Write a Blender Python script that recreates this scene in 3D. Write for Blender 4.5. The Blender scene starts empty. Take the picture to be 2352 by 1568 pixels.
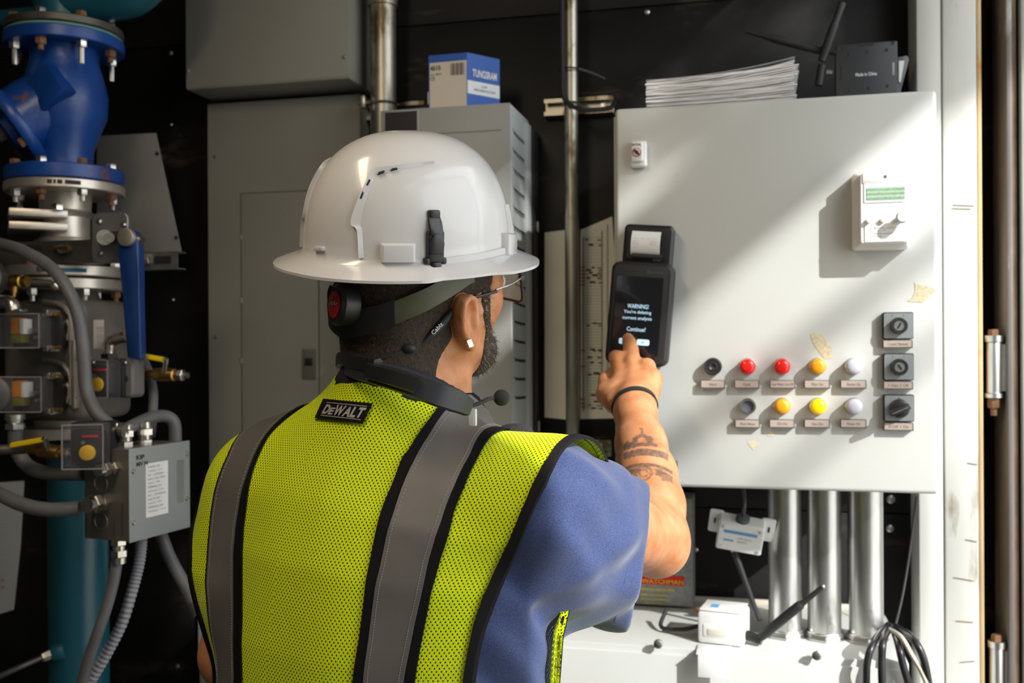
import bpy, bmesh, math, random
import numpy as np
from mathutils import Vector, Matrix, noise as mnoise
random.seed(7); np.random.seed(7)
SC = bpy.context.scene
COL = SC.collection
V = Vector
pi = math.pi
# ------------------------------------------------------------------ camera
FPX = 2287.0
YAW, ROLL = math.radians(13.5), 0.0055
CAM = V((0, 0, 1.5))
FWD = V((-math.sin(YAW), math.cos(YAW), 0)); RT0 = V((math.cos(YAW), math.sin(YAW), 0)); ZUP = V((0, 0, 1))
RT = RT0*math.cos(ROLL) - ZUP*math.sin(ROLL)
UPV = RT0*math.sin(ROLL) + ZUP*math.cos(ROLL)
cd = bpy.data.cameras.new('camera'); cam = bpy.data.objects.new('camera', cd); COL.objects.link(cam)
cam.matrix_world = Matrix(((RT.x, UPV.x, -FWD.x, CAM.x), (RT.y, UPV.y, -FWD.y, CAM.y), (RT.z, UPV.z, -FWD.z, CAM.z), (0, 0, 0, 1)))
cd.sensor_width = 36; cd.lens = FPX/2352*36; cd.clip_start = .02
cd.dof.use_dof = True; cd.dof.focus_distance = 1.06; cd.dof.aperture_fstop = 7.0
SC.camera = cam
# ------------------------------------------------------------------ light
SC.view_settings.view_transform = 'Standard'; SC.view_settings.look = 'None'
SC.view_settings.gamma = 1; SC.view_settings.use_curve_mapping = False
SC.view_settings.exposure = 0.0
w = bpy.data.worlds.new('sky'); SC.world = w; w.use_nodes = True
bg = w.node_tree.nodes['Background']; bg.inputs[0].default_value = (.93, .97, 1, 1); bg.inputs[1].default_value = 3.0
SUND = V((-1.25, 1.0, -1.05)).normalized()          # the way the sunlight travels
sl = bpy.data.lights.new('sun', 'SUN'); sl.energy = 5.8; sl.angle = math.radians(.53); sl.color = (1, .985, .96)
so = bpy.data.objects.new('sun', sl); COL.objects.link(so); so.rotation_euler = SUND.to_track_quat('-Z', 'Y').to_euler()
def area(name, loc, target, size, size_y, power, color):
    l = bpy.data.lights.new(name, 'AREA'); l.shape = 'RECTANGLE'; l.size = size; l.size_y = size_y; l.energy = power; l.color = color
    o = bpy.data.objects.new(name, l); COL.objects.link(o); o.location = loc
    o.rotation_euler = (V(target)-V(loc)).to_track_quat('-Z', 'Y').to_euler(); return o
area('ceiling_lamp_light', (-.72, .35, 2.45), (-.75, .7, 0), .16, 1.1, 10, (1, .82, .6))
# ------------------------------------------------------------------ projection helpers: a pixel of the 2352x1568 frame on a wall-parallel plane or at a depth
def ray(px, py): return FWD + RT*((px-1176)/FPX) + UPV*((784-py)/FPX)
def W(px, py, Y): d = ray(px, py); return CAM + d*(Y/d.y)
def D(px, py, z): return CAM + ray(px, py)*z
def dpt(p): return (V(p)-CAM).dot(FWD)
# ------------------------------------------------------------------ materials
MATS = {}
def mat(name, col, rough=.5, metal=0, var=0, vscale=8, bump=0, bscale=60, wear=None, wscale=6, wthr=.62, coat=0, spec=None, emit=None, estr=0, trans=0, alpha=1, stretch=None, sss=0):
    """principled material; var = brightness variation, wear = colour of worn patches, bump = fine relief"""
    if name in MATS: return MATS[name]
    m = bpy.data.materials.new(name); MATS[name] = m; m.use_nodes = True
    nt = m.node_tree; N = nt.nodes; L = nt.links; b = N['Principled BSDF']
    c = (*col, 1); m.diffuse_color = c
    b.inputs['Base Color'].default_value = c; b.inputs['Roughness'].default_value = rough; b.inputs['Metallic'].default_value = metal
    b.inputs['Coat Weight'].default_value = coat
    if spec is not None: b.inputs['Specular IOR Level'].default_value = spec
    if trans: b.inputs['Transmission Weight'].default_value = trans; b.inputs['IOR'].default_value = 1.2
    if alpha < 1: b.inputs['Alpha'].default_value = alpha
    if sss: b.inputs['Subsurface Weight'].default_value = sss; b.inputs['Subsurface Radius'].default_value = (.012, .005, .003)
    if emit: b.inputs['Emission Color'].default_value = (*emit, 1); b.inputs['Emission Strength'].default_value = estr
    if var or wear or bump:
        tc = N.new('ShaderNodeTexCoord'); src = tc.outputs['Object']
        if stretch:
            mp = N.new('ShaderNodeMapping'); mp.inputs['Scale'].default_value = stretch; L.new(src, mp.inputs[0]); src = mp.outputs[0]
    out = None
    if var:
        n = N.new('ShaderNodeTexNoise'); n.inputs['Scale'].default_value = vscale; n.inputs['Detail'].default_value = 6; L.new(src, n.inputs[0])
        r = N.new('ShaderNodeMapRange'); r.inputs[1].default_value = .3; r.inputs[2].default_value = .7; r.inputs[3].default_value = 1-var; r.inputs[4].default_value = 1+var
        L.new(n.outputs[0], r.inputs[0])
        mx = N.new('ShaderNodeMix'); mx.data_type = 'RGBA'; mx.blend_type = 'MULTIPLY'; mx.inputs[0].default_value = 1
        mx.inputs[6].default_value = c; L.new(r.outputs[0], mx.inputs[7]); out = mx.outputs[2]
        r2 = N.new('ShaderNodeMapRange'); r2.inputs[3].default_value = max(0, rough-.12); r2.inputs[4].default_value = min(1, rough+.12); L.new(n.outputs[0], r2.inputs[0]); L.new(r2.outputs[0], b.inputs['Roughness'])
    if wear:
        n = N.new('ShaderNodeTexNoise'); n.inputs['Scale'].default_value = wscale; n.inputs['Detail'].default_value = 8; n.inputs['Roughness'].default_value = .65; L.new(src, n.inputs[0])
        r = N.new('ShaderNodeMapRange'); r.inputs[1].default_value = wthr; r.inputs[2].default_value = wthr+.06; L.new(n.outputs[0], r.inputs[0])
        mx = N.new('ShaderNodeMix'); mx.data_type = 'RGBA'; L.new(r.outputs[0], mx.inputs[0])
        if out: L.new(out, mx.inputs[6])
        else: mx.inputs[6].default_value = c
        mx.inputs[7].default_value = (*wear, 1); out = mx.outputs[2]
    if out: L.new(out, b.inputs['Base Color'])
    if bump:
        n = N.new('ShaderNodeTexNoise'); n.inputs['Scale'].default_value = bscale; n.inputs['Detail'].default_value = 4; L.new(src, n.inputs[0])
        bp = N.new('ShaderNodeBump'); bp.inputs['Strength'].default_value = bump; bp.inputs['Distance'].default_value = .002; L.new(n.outputs[0], bp.inputs['Height']); L.new(bp.outputs[0], b.inputs['Normal'])
    return m
# ------------------------------------------------------------------ mesh collector
class MB:
    """collects shapes in world coordinates; build() links them as ONE mesh object"""
    def __init__(s): s.v = []; s.f = []; s.m = []; s.mi = 0
    def add(s, vs, fs):
        o = len(s.v); s.v += [tuple(p) for p in vs]; s.f += [tuple(i+o for i in f) for f in fs]; s.m += [s.mi]*len(fs); return s
    def bm(s, b):
        b.verts.ensure_lookup_table(); b.verts.index_update(); r = s.add([v.co for v in b.verts], [[v.index for v in f.verts] for f in b.faces]); b.free(); return s
    def box(s, x0, y0, z0, x1, y1, z1, bev=0, M=None, seg=2):
        b = bmesh.new(); bmesh.ops.create_cube(b, size=1)
        sx, sy, sz = abs(x1-x0), abs(y1-y0), abs(z1-z0)
        for v in b.verts: v.co = V(((x0+x1)/2+v.co.x*sx, (y0+y1)/2+v.co.y*sy, (z0+z1)/2+v.co.z*sz))
        if bev: bmesh.ops.bevel(b, geom=b.edges[:], offset=min(bev, .45*min(sx, sy, sz)), segments=seg, affect='EDGES', profile=.5)
        if M is not None: b.transform(M)
        return s.bm(b)
    def cyl(s, a, b, r, r2=None, n=20, cap=True, bev=0):
        a = V(a); b = V(b); d = b-a; L = d.length; r2 = r if r2 is None else r2
        pr = [(0, r), (L, r2)] if not bev else [(0, r-bev), (bev*.3, r-bev*.3), (bev, r), (L-bev, r2), (L-bev*.3, r2-bev*.3), (L, r2-bev)]
        return s.lathe(a, d, pr, n, cap)
    def lathe(s, a, d, prof, n=24, cap=True, sc=(1, 1), phase=0):
        """prof: (distance along d, radius)"""
        a = V(a); d = V(d).normalized(); u = d.orthogonal().normalized() if abs(d.z) < .99 else V((1, 0, 0)); w_ = d.cross(u)
        if abs(d.z) < .99:
            u = V((0, 0, 1)).cross(d).normalized(); w_ = d.cross(u)
        vs = []; fs = []
        for (t, r) in prof:
            for k in range(n):
                an = 2*pi*k/n+phase; vs.append(a+d*t+u*(math.cos(an)*r*sc[0])+w_*(math.sin(an)*r*sc[1]))
        for i in range(len(prof)-1):
            for k in range(n):
                k2 = (k+1) % n; fs.append((i*n+k, i*n+k2, (i+1)*n+k2, (i+1)*n+k))
        if cap: fs.append(tuple(range(n-1, -1, -1))); fs.append(tuple((len(prof)-1)*n+k for k in range(n)))
        return s.add(vs, fs)
    def tube(s, pts, r, n=10, smooth=6, cap=True, flat=1, rr=None, ribs=None):
        pts = [V(p) for p in pts]
        if smooth and len(pts) > 2: pts, ts = catmull(pts, smooth)
        else: ts = [i/(len(pts)-1) for i in range(len(pts))]
        vs = []; fs = []; prev = None; acc = 0
        for i, p in enumerate(pts):
            t = (pts[min(i+1, len(pts)-1)]-pts[max(i-1, 0)]).normalized()
            if prev is None: u = t.orthogonal().normalized()
            else: u = (prev-t*prev.dot(t)).normalized()
            prev = u; w_ = t.cross(u); R = r if rr is None else np.interp(ts[i], np.linspace(0, 1, len(rr)), rr)
            if ribs: R = r*(1+ribs*((i % 2)*2-1))
            for k in range(n):
                an = 2*pi*k/n; vs.append(p+u*(math.cos(an)*R)+w_*(math.sin(an)*R*flat))
        m = len(pts)
        for i in range(m-1):
            for k in range(n):
                k2 = (k+1) % n; fs.append((i*n+k, i*n+k2, (i+1)*n+k2, (i+1)*n+k))
        if cap: fs.append(tuple(range(n-1, -1, -1))); fs.append(tuple((m-1)*n+k for k in range(n)))
        return s.add(vs, fs)
    def prism(s, poly, off, bev=0):
        """poly: planar points; extruded by the vector off"""
        off = V(off); P = [V(p) for p in poly]; n = len(P)
        nr = sum(((P[i]-P[0]).cross(P[(i+1) % n]-P[0]) for i in range(1, n-1)), V((0, 0, 0)))
        if nr.dot(off) > 0: P = P[::-1]
        if bev:
            b = bmesh.new(); A = [b.verts.new(p) for p in P]; B = [b.verts.new(p+off) for p in P]
            b.faces.new(A); b.faces.new(B[::-1])
            for i in range(n): j = (i+1) % n; b.faces.new((A[j], A[i], B[i], B[j]))
            bmesh.ops.bevel(b, geom=b.edges[:], offset=bev, segments=2, affect='EDGES', profile=.5); return s.bm(b)
        return s.add(P+[p+off for p in P], [tuple(range(n)), tuple(range(2*n-1, n-1, -1))]+[((i+1) % n, i, i+n, (i+1) % n+n) for i in range(n)])
    def ball(s, c, r, n=16, sc=(1, 1, 1), M=None):
        b = bmesh.new(); bmesh.ops.create_uvsphere(b, u_segments=n, v_segments=max(6, n//2), radius=1)
        for v in b.verts: v.co = V((v.co.x*r*sc[0], v.co.y*r*sc[1], v.co.z*r*sc[2]))
        if M is not None: b.transform(M)
        for v in b.verts: v.co += V(c)
        return s.bm(b)
    def torus(s, c, d, R, r, n=28, m=8):
        c = V(c); d = V(d).normalized(); u = d.orthogonal().normalized(); w_ = d.cross(u); vs = []; fs = []
        for i in range(n):
            e = u*math.cos(2*pi*i/n)+w_*math.sin(2*pi*i/n)
            for k in range(m): an = 2*pi*k/m; vs.append(c+e*(R+r*math.cos(an))+d*(r*math.sin(an)))
        for i in range(n):
            for k in range(m): fs.append((i*m+k, ((i+1) % n)*m+k, ((i+1) % n)*m+(k+1) % m, i*m+(k+1) % m))
        return s.add(vs, fs)
    def hexa(s, a, d, r, h): return s.lathe(a, d, [(0, r), (h*.85, r), (h, r*.86)], 6)
    def grid(s, P, closed=False):
        """P: rows of points"""
        r = len(P); c = len(P[0]); vs = [p for row in P for p in row]; fs = []
        for i in range(r-1):
            for k in range(c if closed else c-1): k2 = (k+1) % c; fs.append((i*c+k, i*c+k2, (i+1)*c+k2, (i+1)*c+k))
        return s.add(vs, fs)
    def build(s, name, material, parent=None, ang=38, origin=None, **kw):
        me = bpy.data.meshes.new(name); org = V(origin) if origin is not None else (V(parent['_o']) if parent is not None and '_o' in parent else V((0, 0, 0)))
        me.from_pydata([(p[0]-org.x, p[1]-org.y, p[2]-org.z) for p in s.v], [], s.f); me.update()
        for mm in (material if isinstance(material, (list, tuple)) else [material]): me.materials.append(mm)
        if any(s.m): me.polygons.foreach_set('material_index', s.m)
        me.shade_smooth(); me.set_sharp_from_angle(angle=math.radians(ang))
        o = bpy.data.objects.new(name, me); COL.objects.link(o)
        o['_o'] = tuple(org)
        if parent is not None: o.parent = parent
        elif origin is not None: o.location = org
        for k, v in kw.items(): o[k] = v
        return o
def catmull(pts, k):
    P = [pts[0]*2-pts[1]]+pts+[pts[-1]*2-pts[-2]]; out = []; ts = []; n = len(pts)-1
    for i in range(n):
        a, b, c, d = P[i:i+4]
        for j in range(k):
            t = j/k; out.append(.5*((2*b)+(c-a)*t+(2*a-5*b+4*c-d)*t*t+(3*b-a-3*c+d)*t**3)); ts.append((i+t)/n)
    out.append(pts[-1]); ts.append(1); return out, ts
def thing(name, label, cat, loc, group=None):
    o = bpy.data.objects.new(name, None); COL.objects.link(o); o.location = V(loc); o['_o'] = tuple(V(loc)); o['label'] = label; o['category'] = cat
    o.empty_display_size = .05
    if group: o['group'] = group
    return o
def tag(o, label, cat, group=None, kind=None):
    o['label'] = label; o['category'] = cat
    if group: o['group'] = group
    if kind: o['kind'] = kind
    return o
def struct(o): o['kind'] = 'structure'; return o
def frame(o, x, y, z=None):
    """matrix with origin o, x axis x, y axis ~y"""
    x = V(x).normalized(); z_ = x.cross(V(y)).normalized(); y_ = z_.cross(x)
    return Matrix(((x.x, y_.x, z_.x, o[0]), (x.y, y_.y, z_.y, o[1]), (x.z, y_.z, z_.z, o[2]), (0, 0, 0, 1)))
TXT = {}
def text_mesh(t, bold=0, depth=0):
    k = (t, bold)
    if k not in TXT:
        cu = bpy.data.curves.new('t', 'FONT'); cu.body = t; cu.offset = bold; cu.resolution_u = 3; cu.align_x = 'LEFT'; cu.space_line = 1.0
        o = bpy.data.objects.new('t', cu); COL.objects.link(o); bpy.context.view_layer.update()
        me = bpy.data.meshes.new_from_object(o.evaluated_get(bpy.context.evaluated_depsgraph_get()))
        vs = [(v.co.x, v.co.y) for v in me.vertices]; fs = [tuple(p.vertices) for p in me.polygons]
        bpy.data.objects.remove(o); bpy.data.curves.remove(cu); bpy.data.meshes.remove(me)
        xs = [p[0] for p in vs]; ys = [p[1] for p in vs]; x0, x1, y0, y1 = min(xs), max(xs), min(ys), max(ys)
        TXT[k] = ([((x-x0)/(x1-x0), (y-y0)/(y1-y0)) for x, y in vs], fs)
    return TXT[k]
def put_text(mb, t, tl, ex, ey, lift, bold=0):
    """text filling the rectangle with top-left tl, right vector ex, down vector ey, raised by lift"""
    vs, fs = text_mesh(t, bold); tl = V(tl); ex = V(ex); ey = V(ey)
    n = ey.cross(ex).normalized() if False else ex.cross(-ey).normalized()
    mb.add([tl+ex*x+ey*(1-y)+n*lift for x, y in vs], fs); return mb
XA, YA = V((1, 0, 0)), V((0, 1, 0))
# ------------------------------------------------------------------ setting
YW, YP = 2.15, 1.75
m_ply = mat('black_plywood', (.0065, .0058, .0056), .5, var=.4, vscale=5, wear=(.034, .025, .018), wscale=3.2, wthr=.60, bump=.25, bscale=30, stretch=(1, 1, 3), spec=.3)
m_inner = mat('inner_wall_paint', (.30, .29, .26), .7, var=.15, vscale=4)
m_dark = mat('dark_inner_wall', (.03, .029, .028), .7, var=.2)
m_floor = mat('steel_floor', (.07, .065, .06), .6, var=.3)
m_roof = mat('roof_paint', (.16, .155, .15), .7, var=.15)
m_ground = mat('pale_ground', (.42, .39, .34), .9, var=.2, vscale=2)
m_cream = mat('weathered_white_paint', (.60, .60, .56), .5, var=.1, vscale=9, wear=(.33, .29, .23), wscale=7, wthr=.56, bump=.2, bscale=40, stretch=(1, 1, .25))
m_rust = mat('rust', (.17, .085, .04), .8, var=.4, vscale=25)
m_black = mat('black_plastic', (.014, .014, .015), .42)
m_rubber = mat('black_rubber', (.018, .018, .019), .6)
m_steel = mat('steel', (.55, .54, .52), .33, 1, var=.15, vscale=20)
m_zinc = mat('galvanised_steel', (.62, .62, .60), .36, 1, var=.28, vscale=14, wear=(.34, .33, .29), wscale=10, wthr=.6, stretch=(1, 1, .3))
m_grime = mat('stained_galvanised_steel', (.46, .43, .36), .42, 1, var=.3, vscale=12, wear=(.20, .16, .10), wscale=9, wthr=.52, stretch=(1, 1, .4))
m_white = mat('white_paint', (.56, .57, .54), .42, var=.03, vscale=3, wear=(.51, .49, .43), wscale=5, wthr=.76)
m_whitep = mat('white_plastic', (.80, .80, .77), .38)
m_gry = mat('grey_enclosure_paint', (.24, .235, .202), .55, var=.05, vscale=6, wear=(.30, .28, .24), wscale=9, wthr=.7)
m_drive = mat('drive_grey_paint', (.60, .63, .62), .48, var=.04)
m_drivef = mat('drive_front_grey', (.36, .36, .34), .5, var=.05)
m_paper = mat('paper', (.80, .79, .77), .9, var=.04, vscale=30)
m_print = mat('print_black', (.03, .03, .03), .8)
m_tan = mat('label_plate', (.43, .355, .31), .5)
m_tanedge = mat('label_plate_holder', (.13, .12, .10), .5)
m_yel = mat('lettering_yellow', (.80, .66, .06), .6)
PW = lambda px, py: W(px, py, YW)
# back wall of black boards with joints, boards as parts
wall = bpy.data.objects.new('wall_back', None); COL.objects.link(wall); wall['kind'] = 'structure'; wall['_o'] = (0, 0, 0)
zj = PW(1650, 1166).z; zt = PW(1600, 5).z
edges_z = [0, zj, zt, 2.75]
for i in range(3):
    MB().box(-2.3, YW, edges_z[i]+.0015, .52, YW+.02, edges_z[i+1]-.0015, .001).build('panel', m_ply, wall)
MB().box(-2.3, YW+.012, 0, .52, YW+.04, 2.75).build('backing', m_dark, wall)
xs = PW(1486, 30).x
struct(MB().box(-2.3, -1.5, -.05, 1.6, 2.2, 0).build('floor', m_floor))
struct(MB().box(-2.3, -1.5, 2.75, .6, 2.2, 2.8).build('ceiling', m_roof))
struct(MB().box(-2.34, -1.5, 0, -2.3, 2.2, 2.8).build('wall_left', m_dark))
struct(MB().box(-2.34, -1.54, 0, 1.6, -1.5, 3.6).build('wall_front', m_inner))
struct(MB().box(1.50, -1.5, 0, 1.60, -.461, 3.6, .004).build('wall_sun_stop', m_cream))  # unseen wall piece added so its end stops the sun at the sleeve
struct(MB().box(-30, -30, -.3, 40, 30, -.25).build('ground', m_ground))
# unseen pipe added outside to cast the dark band across the cabinet door
op = thing('shadow_pipe', 'unseen grey pipe added above the yard to shade the cabinet door', 'pipe', (3.5, -1.2, -.25))
MB().cyl((3.5, -4.2, 4.71), (3.5, 2.6, 4.71), .098, n=24).build('pipe', m_shadow_pipe := mat('shadow_pipe_grey', (.30, .31, .32), .5), op)
for y_ in (-4.1, 2.5): MB().box(3.42, y_-.08, -.25, 3.58, y_+.08, 4.62, .004).build('support_post', m_shadow_pipe, op)
# corner post
pL, pR = W(2108, 700, 2.05), W(2256, 700, 2.05)
post = bpy.data.objects.new('trim_1', None); COL.objects.link(post); post['kind'] = 'structure'; post['_o'] = (0, 0, 0)
sm = W(2166, 700, 2.05).x
MB().box(pL.x, 2.05, 0, sm-.0008, 2.2, 2.75, .003).build('post_strip', m_cream, post)
MB().box(sm+.0008, 2.047, 0, pR.x-.008, 2.2, 2.75, .004).build('post_face', m_cream, post)
MB().box(pR.x-.008, 2.049, 0, pR.x+.001, 2.2, 2.75, .003).build('post_edge', mat('rusty_post_edge', (.56, .40, .20), .7, var=.25, vscale=12, wear=(.48, .22, .04), wscale=9, wthr=.56, stretch=(1, 1, .3)), post)
mb = MB()
for (px, py, l, sl_) in [(2190, 1325, 46, 8), (2195, 1425, 40, 3), (2205, 1520, 34, -3), (2188, 470, 50, 2), (2186, 478, 44, 1), (2222, 1062, 22, 4), (2218, 1238, 26, 5)]:
    a = W(px, py, 2.046); b = W(px+l, py+sl_, 2.046); mb.prism([a, a+V((0, 0, -.0012)), b+V((0, 0, -.0014)), b], (0, -.0005, 0))
mb.build('rust_streak', m_rust, post, kind='stuff')
# the door beyond the hinges: dark gap, gasket, pale door leaf edge
gp = W(2262, 700, 2.16)
door = bpy.data.objects.new('door_1', None); COL.objects.link(door); door['kind'] = 'structure'; door['_o'] = (0, 0, 0)
m_gap = mat('door_gap_black', (.012, .013, .016), .5)
xa, xb, xc, xd = [W(p, 700, 2.06).x for p in (2308, 2322, 2334, 2342)]
MB().box(pR.x, 2.16, 0, xa+.02, 2.19, 2.75).build('door_recess', m_gap, door)
MB().box(xa, 2.04, 0, xb, 2.17, 2.75, .003).build('seal', mat('weathered_seal', (.16, .14, .13), .6, var=.4, vscale=12, wear=(.4, .38, .36), wscale=8, wthr=.56, stretch=(1, 1, .2)), door)
MB().box(xb, 2.05, 0, xc, 2.17, 2.75, .002).build('seal_lip', mat('rusty_lip', (.20, .13, .08), .8, var=.4, vscale=14), door)
MB().box(xc, 2.06, 0, xd, 2.17, 2.75, .002).build('seal', m_rubber, door)
mb = MB().box(xd, 2.04, 0, 1.62, 2.10, 2.75, .003)
for k in range(5): mb.prism([V((xd+.10+.2*k+dx, 2.0401-dy, z_)) for dx, dy, z_ in ((0, 0, .02), (.03, .03, .02), (.09, .03, .02), (.12, 0, .02))], (0, 0, 2.7))
mb.build('door_leaf', mat('door_paint', (.42, .42, .38), .6, var=.15, vscale=10, wear=(.3, .2, .12), wscale=8, wthr=.64), door)
def hinge(px, y0, y1, lab, nut=True):
    a = W(px, y0, 2.06); b = W(px, y1, 2.06); t = thing('door_hinge', lab, 'hinge', b)
    r = (W(px+18, y0, 2.06)-W(px-18, y0, 2.06)).length/2
    MB().cyl(a, b, r, bev=.002).build('barrel', m_zinc, t)
    MB().box(a.x+r*.3, 2.055, b.z+.004, xa+.004, 2.075, a.z-.004, .002).build('leaf_plate', mat('pale_hinge_plate', (.55, .53, .47), .5, var=.2, vscale=15, wear=(.3, .2, .1), wscale=12), t)
    MB().cyl(a, a+V((0, 0, .012)), r*1.2).build('washer', m_steel, t)
    MB().hexa(a+V((0, 0, .012)), (0, 0, 1), r*.75, .012).build('bolt_head', m_rust, t)
    if nut:
        MB().cyl(b, b-V((0, 0, .008)), r*1.2).build('washer', m_steel, t); MB().hexa(b-V((0, 0, .008)), (0, 0, -1), r*.85, .02).build('nut', m_rust, t); MB().cyl(b-V((0, 0, .028)), b-V((0, 0, .042)), r*.45).build('bolt_end', m_rust, t)
hinge(2283, 785, 903, 'steel door hinge with rusty bolt beside the white post, upper of two')
hinge(2290, 1485, 1700, 'steel door hinge at the bottom of the white post, lower of two', False)
# a tree outside that breaks the upper sunlight
tree = thing('yard_tree', 'leafy tree standing in the yard outside the doorway', 'tree', (5.6, -4.6, -.25))
m_bark = mat('bark', (.10, .075, .055), .9, var=.3); m_leaf = mat('leaf_green', (.05, .10, .025), .6)
rt_ = random.Random(11); mbt = MB().tube([V((5.6, -4.6, -.25)), V((5.5, -4.4, 2.2)), V((5.2, -3.9, 4.2)), V((5.0, -3.5, 6.2))], .12, 12, 5, rr=[.16, .13, .10, .05])
mbt.build('trunk', m_bark, tree)
AX, BX = V((1, 1.25, 0)).normalized(), V((-.42828, .34263, .83617))
mbt = MB(); 
for (p_, q_, r_, dd) in ((W(2150, 560, YP), W(1560, 1010, YP), .022, 8.0), (W(2190, 760, YP), W(1760, 1130, YP), .016, 8.4), (W(1900, 400, YP), W(1500, 760, YP), .014, 8.2)):
    e = (q_-p_)*.9; mbt.tube([p_-SUND*dd-e, p_-SUND*dd, q_-SUND*dd, q_-SUND*dd+e*.4], r_, 8, 3)
mbt.build('branch', m_bark, tree)
lf_ = MB()
for k in range(3300):
    a_, b_ = (rt_.uniform(.5, 2.1), 2.17+rt_.random()**1.2*.85) if k > 300 else (rt_.uniform(.60, .84), rt_.uniform(1.89, 2.2)); dd = rt_.uniform(6.8, 8.6)
    if a_ < 1.22 or rt_.random() < .86:
        c_0 = AX*a_+BX*b_-SUND*dd; u_ = V((rt_.gauss(0, 1), rt_.gauss(0, 1), rt_.gauss(0, 1))).normalized(); w_2 = u_.orthogonal().normalized(); l_ = rt_.uniform(.035, .06)
        lf_.add([c_0-u_*l_, c_0+w_2*l_*.5+u_*l_*.1, c_0+u_*l_, c_0-w_2*l_*.5+u_*l_*.1], [(0, 1, 2, 3)])
lf_.build('foliage', m_leaf, tree, kind='stuff')
# ------------------------------------------------------------------ white control cabinet
TL = W(1412, 248, YP); BR = W(2157, 1135, YP); TRz = W(2150, 207, YP).z; BLz = W(1500, 1117, YP).z
X0, X1, Z1, Z0 = TL.x, BR.x, (TL.z+TRz)/2, (BR.z+BLz)/2
cab = thing('control_cabinet', 'white steel control cabinet with rows of coloured lamps on its door', 'control cabinet', ((X0+X1)/2, 1.95, Z0))
MB().box(X0-.004, YP+.034, Z0+.004, X1-.004, YW-.005, Z1-.004, .006).build('body', m_white, cab)
MB().box(X0, YP, Z0, X1, YP+.032, Z1, .007, seg=3).build('door', m_white, cab)
MB().box(X0-.0035, YP+.012, Z0+.01, X0-.0002, YP+.05, Z1-.012, .001).build('door_lip', mat('lip_cream', (.55, .53, .42), .5), cab)
def rr(w_, h, r, n=5):
    out = []
    for cx, cy, a0 in ((w_/2-r, h/2-r, 0), (-w_/2+r, h/2-r, 90), (-w_/2+r, -h/2+r, 180), (w_/2-r, -h/2+r, 270)):
        for k in range(n+1): a = math.radians(a0+90*k/n); out.append((cx+r*math.cos(a), cy+r*math.sin(a)))
    return out
def rplate(mb, c, w_, h, r, d, bev=0, ex=XA, up=ZUP):
    """rounded plate: centre c on its back plane, thickness d towards the viewer"""
    ex = V(ex); up = V(up); n = ex.cross(up).normalized(); c = V(c)
    pts = rr(w_, h, r)
    if not bev: return mb.prism([c+ex*x+up*y for x, y in pts], n*d)
    rings = [(0, 1), (d-bev, 1), (d-bev*.3, .3), (d, 0)]; P = []
    for dd, k in rings:
        ins = bev*(1-k); P.append([c+n*dd+ex*(x*(1-2*ins/w_))+up*(y*(1-2*ins/h)) for x, y in pts])
    o = len(mb.v); mb.grid(P, True); L = len(pts); mb.f.append(tuple(o+3*L+k for k in range(L))); mb.m.append(mb.mi); mb.f.append(tuple(o+k for k in range(L-1, -1, -1))); mb.m.append(mb.mi); return mb
def lamp(px, py, kind, r=.0135):
    c = W(px, py, YP); n = V((0, -1, 0))
    cols = dict(red=((.85, .012, .008), .25), amber=((.80, .36, .008), .3), yellow=((.95, .62, .0), .3), white=((.56, .58, .66), .3))
    k = .001
    if kind == 'black':
        b = MB().lathe(c+n*k, n, [(0, r*1.1), (.003, r*1.12), (.014, r*1.1), (.017, r*.95), (.016, r*.7), (.017, r*.45), (.015, r*.2)], 28).build('buzzer', m_black, cab); b['label'] = 'round black sounder'; return
    if kind == 'push':
        b = MB().lathe(c+n*k, n, [(0, r*1.0), (.012, r*1.0), (.014, r*.9), (.014, r*.74), (.006, r*.72)], 28, cap=False).build('push_button', m_steel, cab); b['label'] = 'push button with grey centre in a steel ring'
        MB().lathe(c+n*k, n, [(0, r*.72), (.010, r*.72), (.0095, r*.5), (.0085, .0005)], 28).build('button_face', mat('slate_button', (.10, .11, .14), .45), b); return
    b = MB().lathe(c+n*k, n, [(0, r*1.03), (.004, r*1.03), (.005, r*.96)], 28).build('indicator_lamp', m_steel, cab); b['label'] = kind+' round indicator lamp'
    col, ro = cols[kind]
    MB().lathe(c+n*(k+.004), n, [(0, r*.97), (.012, r), (.016, r*.93), (.0185, r*.7), (.0198, r*.35), (.020, .0004)], 28).build('lens', mat('lens_'+kind, col, ro, coat=.5, emit=col if kind == 'yellow' else None, estr=.25 if kind == 'yellow' else 0), b)
for px, kd in ((1638, 'black'), (1717, 'red'), (1796, 'red'), (1877, 'amber'), (1959, 'white')): lamp(px, 841, kd)
for px, kd in ((1718, 'push'), (1796, 'amber'), (1878, 'yellow'), (1960, 'white')): lamp(px, 932, kd)
def plate(px, py, t, w_=.041, h=.0145, frac=.5):
    c = W(px, py, YP); b = MB(); rplate(b, c+V((0, -.0005, 0)), w_, h, .001, .011); o = b.build('name_plate', m_tanedge, cab); o['label'] = 'name plate reading '+t
    f = MB(); rplate(f, c+V((-.0006, -.0114, .0006)), w_-.003, h-.003, .0008, .001); f.build('plate_face', m_tan, o)
    x = MB(); L = w_*frac; put_text(x, t, c+V((-L/2, -.0126, .0026)), (L, 0, 0), (0, 0, -.0046), .0001); x.build('lettering', mat('plate_ink', (.16, .12, .10), .7), o)
for px, t, f in ((1638, 'Alarm', .3), (1716, 'Fault', .28), (1797, 'Low Water Cut Off', .85), (1876, 'Pilot On', .45), (1959, 'Burner On', .5)): plate(px, 882, t, frac=f)
for px, t, f in ((1717, 'Alarm Silence', .62), (1796, 'Oil On', .4), (1876, 'Gas On', .42), (1959, 'Power On', .5)): plate(px, 972, t, frac=f)
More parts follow.
